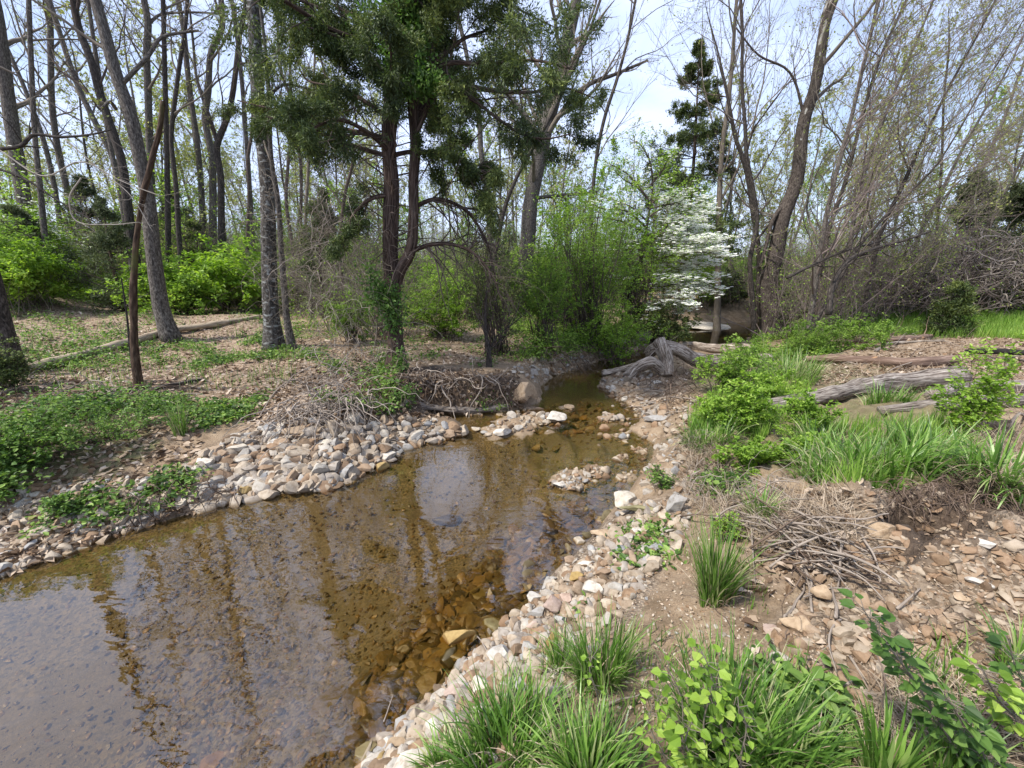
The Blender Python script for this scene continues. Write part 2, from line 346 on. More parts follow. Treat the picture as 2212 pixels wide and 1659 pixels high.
def bark_mat(name, cols, sc=(30, 30, 5), bump=.6, patch=None, dist=.012, up=None):
    m, n, l = new_mat(name)
    a = n.new('ShaderNodeAttribute'); a.attribute_name = 'tc'
    mp = n.new('ShaderNodeMapping'); mp.inputs['Scale'].default_value = sc; l.new(a.outputs['Vector'], mp.inputs[0])
    nz = n.new('ShaderNodeTexNoise'); nz.inputs['Scale'].default_value = 1; nz.inputs['Detail'].default_value = 6; nz.inputs['Roughness'].default_value = .65; nz.inputs['Distortion'].default_value = .6
    l.new(mp.outputs[0], nz.inputs['Vector'])
    r = ramp(n, cols); l.new(nz.outputs['Fac'], r.inputs[0]); col = r.outputs[0]
    if patch:
        mp2 = n.new('ShaderNodeMapping'); mp2.inputs['Scale'].default_value = patch[0]; l.new(a.outputs['Vector'], mp2.inputs[0])
        n2 = n.new('ShaderNodeTexNoise'); n2.inputs['Scale'].default_value = 1; n2.inputs['Detail'].default_value = 5; l.new(mp2.outputs[0], n2.inputs['Vector'])
        r2 = ramp(n, [(patch[1], (0, 0, 0)), (patch[2], (1, 1, 1))]); l.new(n2.outputs['Fac'], r2.inputs[0])
        if up:
            sx = n.new('ShaderNodeSeparateXYZ'); l.new(a.outputs['Vector'], sx.inputs[0]); mr = n.new('ShaderNodeMapRange'); mr.inputs[1].default_value = up[0]; mr.inputs[2].default_value = up[1]; mr.inputs[3].default_value = -.22; mr.inputs[4].default_value = .2; l.new(sx.outputs['Z'], mr.inputs[0])
            ad = n.new('ShaderNodeMath'); ad.operation = 'ADD'; l.new(n2.outputs['Fac'], ad.inputs[0]); l.new(mr.outputs[0], ad.inputs[1]); l.new(ad.outputs[0], r2.inputs[0])
        mx = n.new('ShaderNodeMixRGB'); l.new(r2.outputs[0], mx.inputs[0]); l.new(col, mx.inputs[1]); mx.inputs[2].default_value = (*patch[3], 1); col = mx.outputs[0]
    b = n.new('ShaderNodeBsdfPrincipled'); b.inputs['Roughness'].default_value = .9; b.inputs['Specular IOR Level'].default_value = .2
    l.new(col, b.inputs['Base Color'])
    bu = n.new('ShaderNodeBump'); bu.inputs['Strength'].default_value = bump; bu.inputs['Distance'].default_value = dist; l.new(nz.outputs['Fac'], bu.inputs['Height']); l.new(bu.outputs[0], b.inputs['Normal'])
    o = n.new('ShaderNodeOutputMaterial'); l.new(b.outputs[0], o.inputs[0]); return m
def flat_mat(name, cols, rough=.85):
    m, n, l = new_mat(name)
    at_ = n.new('ShaderNodeAttribute'); at_.attribute_name = 'var'
    r = ramp(n, cols); l.new(at_.outputs['Fac'], r.inputs[0])
    b = n.new('ShaderNodeBsdfPrincipled'); b.inputs['Roughness'].default_value = rough; b.inputs['Specular IOR Level'].default_value = .2
    l.new(r.outputs[0], b.inputs['Base Color']); o = n.new('ShaderNodeOutputMaterial'); l.new(b.outputs[0], o.inputs[0]); return m
STONE_COLS = [(0.0, (0.141, 0.101, 0.066)), (.15, (0.264, 0.176, 0.110)), (.35, (0.299, 0.242, 0.180)), (.55, (0.387, 0.326, 0.251)), (.75, (0.255, 0.224, 0.194)), (.88, (0.422, 0.387, 0.330)), (1.0, (0.229, 0.233, 0.238))]
def stone_mat(name, use_obj, cols=STONE_COLS):
    m, n, l = new_mat(name)
    if use_obj:
        oi = n.new('ShaderNodeObjectInfo'); src = oi.outputs['Random']
    else:
        a = n.new('ShaderNodeAttribute'); a.attribute_name = 'var'; src = a.outputs['Fac']
    ge = n.new('ShaderNodeNewGeometry')
    r = ramp(n, cols); l.new(src, r.inputs[0])
    nz = n.new('ShaderNodeTexNoise'); nz.inputs['Scale'].default_value = 24; nz.inputs['Detail'].default_value = 6; nz.inputs['Roughness'].default_value = .7; l.new(ge.outputs['Position'], nz.inputs['Vector'])
    r2 = ramp(n, [(.3, (.5, .42, .34)), (.5, (.95, .93, .9)), (.72, (1.2, 1.2, 1.2))]); l.new(nz.outputs['Fac'], r2.inputs[0])
    mu = n.new('ShaderNodeMixRGB'); mu.blend_type = 'MULTIPLY'; mu.inputs[0].default_value = .85; l.new(r.outputs[0], mu.inputs[1]); l.new(r2.outputs[0], mu.inputs[2])
    # algae film and wetness below the waterline
    sx = n.new('ShaderNodeSeparateXYZ'); l.new(ge.outputs['Position'], sx.inputs[0])
    mr = n.new('ShaderNodeMapRange'); mr.inputs[1].default_value = .028; mr.inputs[2].default_value = -.008; l.new(sx.outputs['Z'], mr.inputs[0])
    al = n.new('ShaderNodeMixRGB'); al.blend_type = 'MULTIPLY'; l.new(mr.outputs[0], al.inputs[0]); l.new(mu.outputs[0], al.inputs[1]); al.inputs[2].default_value = (.50, .38, .19, 1)
    b = n.new('ShaderNodeBsdfPrincipled'); l.new(al.outputs[0], b.inputs['Base Color'])
    mr2 = n.new('ShaderNodeMapRange'); mr2.inputs[1].default_value = .02; mr2.inputs[2].default_value = .0; mr2.inputs[3].default_value = .85; mr2.inputs[4].default_value = .35; l.new(sx.outputs['Z'], mr2.inputs[0]); l.new(mr2.outputs[0], b.inputs['Roughness'])
    b.inputs['Specular IOR Level'].default_value = .3
    bu = n.new('ShaderNodeBump'); bu.inputs['Strength'].default_value = .5; bu.inputs['Distance'].default_value = .01; l.new(nz.outputs['Fac'], bu.inputs['Height']); l.new(bu.outputs[0], b.inputs['Normal'])
    o = n.new('ShaderNodeOutputMaterial'); l.new(b.outputs[0], o.inputs[0]); return m
M = {}
M['bark'] = bark_mat('grey bark', [(.35, (.025, .021, .018)), (.5, (.095, .082, .07)), (.66, (.21, .19, .165))], (80, 80, 16), 1.0)
M['bark_dark'] = bark_mat('dark bark', [(.35, (.014, .012, .010)), (.52, (.05, .042, .036)), (.68, (.13, .11, .095))], (80, 80, 16), 1.0)
M['bark_lichen'] = bark_mat('grey bark with pale lichen bands', [(.35, (.018, .016, .014)), (.5, (.065, .057, .05)), (.66, (.16, .15, .135))], (70, 70, 16), 1.0, ((20, 20, 22), .55, .63, (.27, .275, .26)), .015)
M['bark_sycamore'] = bark_mat('brown and white mottled bark', [(.35, (.018, .014, .011)), (.5, (.065, .052, .043)), (.66, (.15, .125, .105))], (80, 80, 16), 1.0, ((9, 9, 3.5), .56, .60, (.34, .325, .29)), .012, up=(3.5, 11))
M['bark_cedar'] = bark_mat('shreddy cedar bark', [(.35, (.018, .012, .009)), (.5, (.065, .043, .033)), (.66, (.17, .125, .10))], (75, 75, 4), .9)
M['bark_snag'] = bark_mat('rusty rotten bark', [(.35, (.018, .012, .009)), (.5, (.06, .037, .024)), (.68, (.14, .095, .065))], (30, 30, 6), .9, ((3, 3, 2), .52, .66, (.09, .085, .03)))
M['twig'] = bark_mat('twig bark', [(.3, (.10, .083, .065)), (.7, (.23, .195, .155))], (20, 20, 4), .2)
M['twig_pale'] = bark_mat('pale twig bark', [(.3, (.20, .17, .14)), (.7, (.38, .34, .29))], (20, 20, 4), .2)
M['twig_dark'] = bark_mat('dark twig bark', [(.3, (.045, .034, .028)), (.7, (.13, .10, .085))], (20, 20, 4), .2)
M['twig_purple'] = bark_mat('mauve brown twig bark', [(.3, (.13, .10, .09)), (.7, (.27, .22, .195))], (20, 20, 4), .2)
M['drift'] = bark_mat('weathered driftwood', [(.34, (.02, .015, .012)), (.44, (.12, .095, .078)), (.56, (.27, .235, .20)), (.7, (.44, .395, .345))], (60, 60, 5), .9, None, .014)
M['drift_tan'] = bark_mat('tan weathered driftwood', [(.34, (.025, .017, .012)), (.44, (.15, .11, .08)), (.56, (.42, .35, .28)), (.7, (.60, .54, .46))], (60, 60, 6), 1.0, ((3, 3, 2.5), .52, .62, (.10, .075, .055)), .018)
M['log_tan'] = bark_mat('stripped tan log', [(.3, (.10, .07, .05)), (.48, (.34, .27, .19)), (.7, (.48, .41, .31))], (50, 50, 5), .6, ((3, 3, 2.2), .55, .68, (.13, .10, .08)))
M['log_rot'] = bark_mat('rotten brown log', [(.2, (.035, .022, .016)), (.5, (.15, .10, .075)), (.75, (.36, .27, .21))], (30, 30, 3), 1.0, ((4, 4, 3), .6, .68, (.48, .28, .14)))
M['stick'] = bark_mat('bleached stick', [(.3, (.10, .078, .06)), (.5, (.27, .225, .185)), (.7, (.44, .39, .34))], (60, 60, 4), .4)
M['root'] = bark_mat('root bark', [(.3, (.035, .023, .017)), (.5, (.11, .077, .056)), (.7, (.25, .19, .15))], (50, 50, 4), .5)
M['char'] = bark_mat('charred wood', [(.2, (.008, .008, .008)), (.6, (.03, .028, .026)), (.85, (.10, .09, .08))], (40, 40, 4), .8)
M['cutwood'] = bark_mat('broken orange wood', [(.2, (.22, .10, .05)), (.6, (.48, .26, .14)), (.85, (.60, .42, .28))], (60, 60, 6), .6)
M['cedar'] = leaf_mat('cedar foliage', [(0, (.025, .04, .014)), (.4, (.062, .092, .026)), (.7, (.13, .17, .042)), (1, (.27, .31, .08))], .22, .6)
M['cedar_bg'] = leaf_mat('far cedar foliage', [(0, (.05, .065, .03)), (.5, (.09, .115, .045)), (1, (.16, .19, .07))], .2, .7)
M['vine'] = leaf_mat('vine leaves', [(0, (.035, .075, .018)), (.5, (.085, .17, .032)), (1, (.19, .30, .07))], .4)
M['shrub'] = leaf_mat('shrub leaves', [(0, (.07, .13, .022)), (.5, (.17, .285, .045)), (1, (.32, .44, .09))], .45)
M['shrub_lime'] = leaf_mat('lime spring leaves', [(0, (.09, .16, .02)), (.5, (.22, .36, .045)), (1, (.40, .52, .11))], .45)
M['bud'] = leaf_mat('spring buds', [(0, (.16, .18, .05)), (.5, (.27, .31, .08)), (1, (.44, .44, .18))], .4)
M['cover'] = leaf_mat('ground cover leaves', [(0, (.03, .065, .014)), (.5, (.10, .19, .032)), (1, (.27, .39, .09))], .35)
M['grass'] = leaf_mat('green grass blades', [(0, (.045, .095, .018)), (.45, (.12, .24, .038)), (.8, (.23, .37, .075)), (1, (.42, .43, .22))], .35, .4, .5)
M['grass_far'] = leaf_mat('bright meadow grass', [(0, (.10, .20, .03)), (.5, (.19, .34, .05)), (1, (.32, .44, .10))], .35)
M['straw'] = flat_mat('dry straw', [(0, (.18, .13, .085)), (.5, (.31, .24, .165)), (1, (.45, .37, .28))])
M['petal'] = leaf_mat('white dogwood bracts', [(0, (.62, .64, .52)), (.5, (.82, .83, .76)), (1, (.88, .88, .85))], .3)
M['deadleaf'] = leaf_mat('dead leaves', [(0, (.085, .052, .03)), (.35, (.22, .15, .095)), (.7, (.39, .30, .215)), (1, (.55, .46, .37))], .15, .7, .2)
M['stone'] = stone_mat('stream stone', True)
M['gravel'] = stone_mat('stream gravel', False)
M['bed_gravel'] = stone_mat('algae-coated bed gravel', False, [(0, (.09, .075, .042)), (.3, (.17, .14, .075)), (.5, (.27, .21, .115)), (.7, (.13, .11, .062)), (.85, (.36, .29, .165)), (1, (.11, .095, .055))])
M['bed_stone'] = stone_mat('algae-coated bed stone', True, [(0, (.10, .09, .055)), (.4, (.20, .175, .10)), (.7, (.32, .26, .14)), (1, (.15, .135, .085))])
tan = lambda k: [(c[0], c[1]) for c in k]
M['mound_stone'] = stone_mat('tan mound stone', True, [(0, (.17, .13, .09)), (.35, (.26, .205, .145)), (.7, (.36, .30, .225)), (1, (.21, .165, .12))])
M['stone_white'] = stone_mat('white limestone', True, [(0, (.44, .40, .33)), (.5, (.50, .46, .40)), (1, (.40, .385, .355))])
M['stone_grey'] = stone_mat('grey limestone', True, [(0, (.27, .26, .245)), (.5, (.33, .32, .305)), (1, (.25, .24, .23))])
M['stone_tan'] = stone_mat('tan sandstone', True, [(0, (.33, .245, .16)), (.5, (.39, .295, .2)), (1, (.30, .22, .15))])
M['stone_ochre'] = stone_mat('ochre stone', True, [(0, (.32, .22, .08)), (.5, (.38, .275, .12)), (1, (.29, .21, .09))])
M['stone_pink'] = stone_mat('pinkish stone', True, [(0, (.37, .26, .21)), (.5, (.42, .33, .27)), (1, (.34, .26, .22))])
M['stone_olive'] = stone_mat('olive stone', True, [(0, (.20, .18, .09)), (.5, (.26, .235, .13)), (1, (.17, .15, .08))])
M['stone_dark'] = stone_mat('dark mossy stone', True, [(0, (.10, .09, .075)), (.5, (.15, .135, .11)), (1, (.08, .075, .06))])

# ground: masks live in colour attribute 'zone' (R leaf litter, G green, B gravel, A dark soil)
def zone_val(polys, u, v, jit):
    m = np.zeros(u.shape)
    for pl, s in polys:
        m = np.maximum(m, s * pip(u + jit[0], v + jit[1], np.array(pl, float)))
    return m
Z_LITTER = [([(-400,640),(560,600),(640,700),(640,800),(440,830),(250,850),(-400,880)], 1), ([(640,740),(820,770),(830,880),(560,900),(450,860)], .7), ([(1750,712),(2400,712),(2400,820),(1800,830)], .7),
            ([(-500,1120),(0,1120),(420,1050),(440,1110),(0,1260),(-500,1360)], .6), ([(500,880),(760,870),(740,920),(520,950)], .6), ([(1480,1130),(1850,1080),(1900,1260),(1600,1300)], .5), ([(860,700),(1300,700),(1300,780),(870,780)], .6)]
Z_GREEN = [([(-500,400),(900,400),(1300,560),(1300,690),(600,660),(550,640),(250,650),(-500,660)], .8), ([(1700,560),(2600,560),(2600,722),(1950,722),(1700,745)], 1), ([(-400,860),(330,870),(360,950),(200,1050),(-400,1090)], .6),
           ([(1480,800),(1750,740),(2100,860),(2050,1050),(1750,1050),(1500,960)], .5), ([(-3000,300),(5000,300),(5000,590),(-3000,590)], .6)]
Z_GRAVEL = [([(400,1010),(480,950),(640,905),(830,925),(1010,935),(900,975),(740,1060),(420,1110)], 1), ([(-300,1130),(60,1050),(300,1030),(420,1060),(300,1140),(0,1240),(-300,1330)], .8),
            ([(700,1800),(760,1640),(1050,1380),(1350,1080),(1500,1060),(1500,1150),(1420,1280),(1280,1420),(1150,1560),(950,1800)], 1), ([(1800,1060),(2300,1020),(2400,1500),(1700,1500),(1650,1350),(1800,1250)], .8)]
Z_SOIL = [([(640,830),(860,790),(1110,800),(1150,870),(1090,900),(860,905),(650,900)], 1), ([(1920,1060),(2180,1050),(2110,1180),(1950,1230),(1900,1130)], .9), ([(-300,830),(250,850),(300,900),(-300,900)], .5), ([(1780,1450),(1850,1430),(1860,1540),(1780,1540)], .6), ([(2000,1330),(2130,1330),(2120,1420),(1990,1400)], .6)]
vert = np.stack([gx, gy, GZ], -1).reshape(-1, 3)
uu, vv_ = proj(vert); back = vert[:, 1] < .15
j1 = 26 * fbm(vert * 2.2, 61, 4); j2 = 16 * fbm(vert * 2.2, 71, 4)
zone = np.stack([np.where(back, .3, zone_val(z, uu, vv_, (j1, j2))) for z in (Z_LITTER, Z_GREEN, Z_GRAVEL, Z_SOIL)], -1)
ZG = zone.reshape(NR, NA, 4)
for _ in range(3):
    ZG[1:-1, 1:-1] = (ZG[1:-1, 1:-1] * 2 + ZG[:-2, 1:-1] + ZG[2:, 1:-1] + ZG[1:-1, :-2] + ZG[1:-1, 2:]) / 6
idx = np.arange(NR * NA).reshape(NR, NA)
f = np.stack([idx[:-1, :-1], idx[:-1, 1:], idx[1:, 1:], idx[1:, :-1]], -1).reshape(-1, 4)
def ground_mat():
    m, n, l = new_mat('creek bank ground')
    z = n.new('ShaderNodeAttribute'); z.attribute_name = 'zone'
    sz = n.new('ShaderNodeSeparateColor'); l.new(z.outputs['Color'], sz.inputs[0])
    ge = n.new('ShaderNodeNewGeometry'); sx = n.new('ShaderNodeSeparateXYZ'); l.new(ge.outputs['Position'], sx.inputs[0])
    def noise(s, d=6, r=.6, dis=0):
        q = n.new('ShaderNodeTexNoise'); q.inputs['Scale'].default_value = s; q.inputs['Detail'].default_value = d; q.inputs['Roughness'].default_value = r; q.inputs['Distortion'].default_value = dis
        l.new(ge.outputs['Position'], q.inputs['Vector']); return q
    def vor(s, feat='F1'):
        q = n.new('ShaderNodeTexVoronoi'); q.inputs['Scale'].default_value = s; q.feature = feat; l.new(ge.outputs['Position'], q.inputs['Vector']); return q
    def mix(fac, a, b, mode='MIX'):
        q = n.new('ShaderNodeMixRGB'); q.blend_type = mode
        for i, s_ in ((0, fac), (1, a), (2, b)):
            if isinstance(s_, (int, float)): q.inputs[i].default_value = s_
            elif isinstance(s_, tuple): q.inputs[i].default_value = (*s_, 1)
            else: l.new(s_, q.inputs[i])
        return q.outputs[0]
    a = noise(5, 8, .65); sand = ramp(n, [(.3, (.14, .10, .062)), (.5, (.26, .19, .125)), (.7, (.36, .28, .195))]); l.new(a.outputs['Fac'], sand.inputs[0])
    b = vor(22); lit = ramp(n, [(0, (.07, .046, .03)), (.3, (.21, .145, .095)), (.6, (.35, .265, .19)), (1, (.12, .085, .058))]); l.new(b.outputs['Color'], lit.inputs[0])
    b2 = vor(55); peb = ramp(n, [(0, (.08, .058, .038)), (.4, (.20, .15, .105)), (.7, (.34, .27, .20)), (1, (.13, .10, .075))]); l.new(b2.outputs['Color'], peb.inputs[0])
    c = noise(9, 6, .7); gr = ramp(n, [(.3, (.045, .05, .022)), (.5, (.075, .105, .03)), (.75, (.14, .17, .055))]); l.new(c.outputs['Fac'], gr.inputs[0])
    sp = vor(120); spr = ramp(n, [(0, (.55, .5, .45)), (.5, (1, 1, 1)), (1, (1.25, 1.2, 1.1))]); l.new(sp.outputs['Color'], spr.inputs[0])
    col = mix(.6, sand.outputs[0], spr.outputs[0], 'MULTIPLY')
    col = mix(sz.outputs[2], col, peb.outputs[0])
    def modz(s_):
        q = n.new('ShaderNodeMath'); q.operation = 'MULTIPLY_ADD'; q.use_clamp = True; l.new(s_, q.inputs[0]); q.inputs[1].default_value = 1.6
        w = n.new('ShaderNodeMath'); w.operation = 'MULTIPLY_ADD'; l.new(noise(3.3, 5, .6).outputs['Fac'], w.inputs[0]); w.inputs[1].default_value = 1.5; w.inputs[2].default_value = -1.15
        l.new(w.outputs[0], q.inputs[2]); r = n.new('ShaderNodeMath'); r.operation = 'MULTIPLY'; r.use_clamp = True; l.new(q.outputs[0], r.inputs[0]); 
        g = n.new('ShaderNodeMath'); g.operation = 'MULTIPLY'; g.use_clamp = True; l.new(s_, g.inputs[0]); g.inputs[1].default_value = 3; l.new(g.outputs[0], r.inputs[1]); return r.outputs[0]
    col = mix(modz(sz.outputs[0]), col, lit.outputs[0]); col = mix(modz(sz.outputs[1]), col, gr.outputs[0])
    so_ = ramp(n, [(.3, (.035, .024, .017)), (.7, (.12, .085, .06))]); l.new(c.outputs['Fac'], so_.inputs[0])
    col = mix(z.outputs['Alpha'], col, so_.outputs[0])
    # creek bed: algae-brown gravel, paler drifts of fine sand
    bd = vor(70); bedr = ramp(n, [(0, (.04, .033, .018)), (.3, (.095, .073, .037)), (.7, (.20, .15, .078)), (1, (.055, .046, .026))]); l.new(bd.outputs['Color'], bedr.inputs[0])
    bn = noise(1.1, 4, .5); bm_ = ramp(n, [(.45, (0, 0, 0)), (.62, (1, 1, 1))]); l.new(bn.outputs['Fac'], bm_.inputs[0])
    fine = ramp(n, [(.3, (.10, .077, .042)), (.7, (.17, .13, .072))]); l.new(noise(60, 3, .7).outputs['Fac'], fine.inputs[0])
    bed = mix(bm_.outputs[0], bedr.outputs[0], fine.outputs[0])
    mr = n.new('ShaderNodeMapRange'); mr.inputs[1].default_value = .02; mr.inputs[2].default_value = -.012; l.new(sx.outputs['Z'], mr.inputs[0])
    col = mix(mr.outputs[0], col, bed)
    bs = n.new('ShaderNodeBsdfPrincipled'); l.new(col, bs.inputs['Base Color']); bs.inputs['Specular IOR Level'].default_value = .25
    mr2 = n.new('ShaderNodeMapRange'); mr2.inputs[1].default_value = .05; mr2.inputs[2].default_value = .0; mr2.inputs[3].default_value = .95; mr2.inputs[4].default_value = .45; l.new(sx.outputs['Z'], mr2.inputs[0]); l.new(mr2.outputs[0], bs.inputs['Roughness'])
    hq_ = n.new('ShaderNodeMath'); hq_.operation = 'MULTIPLY'; l.new(b2.outputs['Distance'], hq_.inputs[0]); l.new(sz.outputs[2], hq_.inputs[1]); hm = n.new('ShaderNodeMath'); hm.operation = 'ADD'; l.new(hq_.outputs[0], hm.inputs[0]); l.new(noise(42, 10, .8).outputs['Fac'], hm.inputs[1])
    bu = n.new('ShaderNodeBump'); bu.inputs['Strength'].default_value = .8; bu.inputs['Distance'].default_value = .02; l.new(hm.outputs[0], bu.inputs['Height']); l.new(bu.outputs[0], bs.inputs['Normal'])
    o = n.new('ShaderNodeOutputMaterial'); l.new(bs.outputs[0], o.inputs[0]); return m
g = MB(); g.add(vert, f[:, ::-1]); go = g.build('ground', ground_mat()); tag(go, 'sandy leaf-strewn creek banks and gravelly creek bed', None, None, 'structure')
ca = go.data.attributes.new('zone', 'FLOAT_COLOR', 'POINT'); ca.data.foreach_set('color', ZG.reshape(-1, 4).astype(np.float32).ravel())

# ------------------------------------------------------------------ water
def water_mat():
    m, n, l = new_mat('shallow creek water')
    ge = n.new('ShaderNodeNewGeometry')
    mp = n.new('ShaderNodeMapping'); mp.inputs['Scale'].default_value = (1.0, 1.6, 1); mp.inputs['Rotation'].default_value = (0, 0, rad(25)); l.new(ge.outputs['Position'], mp.inputs[0])
    n1 = n.new('ShaderNodeTexNoise'); n1.inputs['Scale'].default_value = 3.6; n1.inputs['Detail'].default_value = 2; n1.inputs['Distortion'].default_value = .8; l.new(mp.outputs[0], n1.inputs['Vector'])
    n2 = n.new('ShaderNodeTexNoise'); n2.inputs['Scale'].default_value = 19; n2.inputs['Detail'].default_value = 3; l.new(mp.outputs[0], n2.inputs['Vector'])
    b1 = n.new('ShaderNodeBump'); b1.inputs['Strength'].default_value = .5; b1.inputs['Distance'].default_value = .0055; l.new(n1.outputs['Fac'], b1.inputs['Height'])
    b2 = n.new('ShaderNodeBump'); b2.inputs['Distance'].default_value = .004
    rc = at(1250, 890, 0); vd = n.new('ShaderNodeVectorMath'); vd.operation = 'DISTANCE'; l.new(ge.outputs['Position'], vd.inputs[0]); vd.inputs[1].default_value = tuple(rc)
    mr = n.new('ShaderNodeMapRange'); mr.inputs[1].default_value = .5; mr.inputs[2].default_value = 1.7; mr.inputs[3].default_value = .9; mr.inputs[4].default_value = .09; l.new(vd.outputs['Value'], mr.inputs[0]); l.new(mr.outputs[0], b2.inputs['Strength']); l.new(n2.outputs['Fac'], b2.inputs['Height']); l.new(b1.outputs[0], b2.inputs['Normal'])
    dt = n.new('ShaderNodeVectorMath'); dt.operation = 'DOT_PRODUCT'; l.new(b2.outputs[0], dt.inputs[0]); l.new(ge.outputs['Incoming'], dt.inputs[1])
    ab = n.new('ShaderNodeMath'); ab.operation = 'ABSOLUTE'; l.new(dt.outputs['Value'], ab.inputs[0]); om = n.new('ShaderNodeMath'); om.operation = 'SUBTRACT'; om.inputs[0].default_value = 1; l.new(ab.outputs[0], om.inputs[1]); om.use_clamp = True
    pw = n.new('ShaderNodeMath'); pw.operation = 'POWER'; l.new(om.outputs[0], pw.inputs[0]); pw.inputs[1].default_value = 4.2
    fr = n.new('ShaderNodeMath'); fr.operation = 'MULTIPLY_ADD'; l.new(pw.outputs[0], fr.inputs[0]); fr.inputs[1].default_value = .93; fr.inputs[2].default_value = .16
    gl = n.new('ShaderNodeBsdfGlossy'); gl.inputs['Roughness'].default_value = .02; l.new(b2.outputs[0], gl.inputs['Normal'])
    tr = n.new('ShaderNodeBsdfTransparent'); tr.inputs[0].default_value = (.90, .81, .60, 1)
    mx = n.new('ShaderNodeMixShader'); l.new(fr.outputs[0], mx.inputs[0]); l.new(tr.outputs[0], mx.inputs[1]); l.new(gl.outputs[0], mx.inputs[2])
    o = n.new('ShaderNodeOutputMaterial'); l.new(mx.outputs[0], o.inputs[0]); return m
big = np.concatenate([poly + 0])
mb = MB()
bm = bmesh.new()
gxs = np.linspace(-16, 12, 57); gys = np.linspace(-2.5, 26, 58)
X_, Y_ = np.meshgrid(gxs, gys); SD = sdist(X_, Y_, poly)
keep = SD < 1.15
ix = np.arange(X_.size).reshape(X_.shape)
q = np.stack([ix[:-1, :-1], ix[:-1, 1:], ix[1:, 1:], ix[1:, :-1]], -1)
kk = keep[:-1, :-1] & keep[:-1, 1:] & keep[1:, 1:] & keep[1:, :-1]
mb.add(np.stack([X_.ravel(), Y_.ravel(), np.zeros(X_.size)], -1), q[kk])
wt = mb.build('water', water_mat()); tag(wt, 'clear shallow brown creek water with tree reflections', None, None, 'structure')

# ------------------------------------------------------------------ stones
def ico(sub):
    b = bmesh.new(); bmesh.ops.create_icosphere(b, subdivisions=sub, radius=1); b.verts.ensure_lookup_table()
    v = np.array([w.co[:] for w in b.verts]); f_ = np.array([[w.index for w in q_.verts] for q_ in b.faces]); b.free(); return v, f_
def rock_shape(sub, seed, cuts=9, flat=.55):
    r = np.random.default_rng(seed); v, f_ = ico(sub); v = v.copy()
    for k in range(cuts):
        nn = norm(r.standard_normal(3)); d = r.uniform(.42, .85); v -= np.maximum(0, v @ nn - d)[:, None] * nn
    v *= np.array([1, r.uniform(.55, .95), r.uniform(flat * .6, flat * 1.25)])
    v *= (1 + .06 * fbm(v * 3 + seed, seed, 4))[:, None]
    ext = (v.max(0) - v.min(0)) / 2; v /= ext[0]; return v, f_
SHP = [rock_shape(4, 100 + i, 12, .6) for i in range(22)]
SHP_LO = [rock_shape(2, 300 + i, 10, .55) for i in range(24)]
def stone_mesh(i, mat):
    v, f_ = SHP[i % len(SHP)]; m_ = MB(); m_.add(v, f_); return m_.mesh('stone', mat, sharp=32)
SM = [stone_mesh(i, M['stone']) for i in range(22)]; SMB = [stone_mesh(i, M['bed_stone']) for i in range(22)]; SMM = [stone_mesh(i, M['mound_stone']) for i in range(22)]
def rotm(az, tx, ty):
    ca_, sa = np.cos(az), np.sin(az); Rz = np.array([[ca_, -sa, 0], [sa, ca_, 0], [0, 0, 1]])
    Rx = np.array([[1, 0, 0], [0, math.cos(tx), -math.sin(tx)], [0, math.sin(tx), math.cos(tx)]]); Ry = np.array([[math.cos(ty), 0, math.sin(ty)], [0, 1, 0], [-math.sin(ty), 0, math.cos(ty)]])
    return Rz @ Rx @ Ry
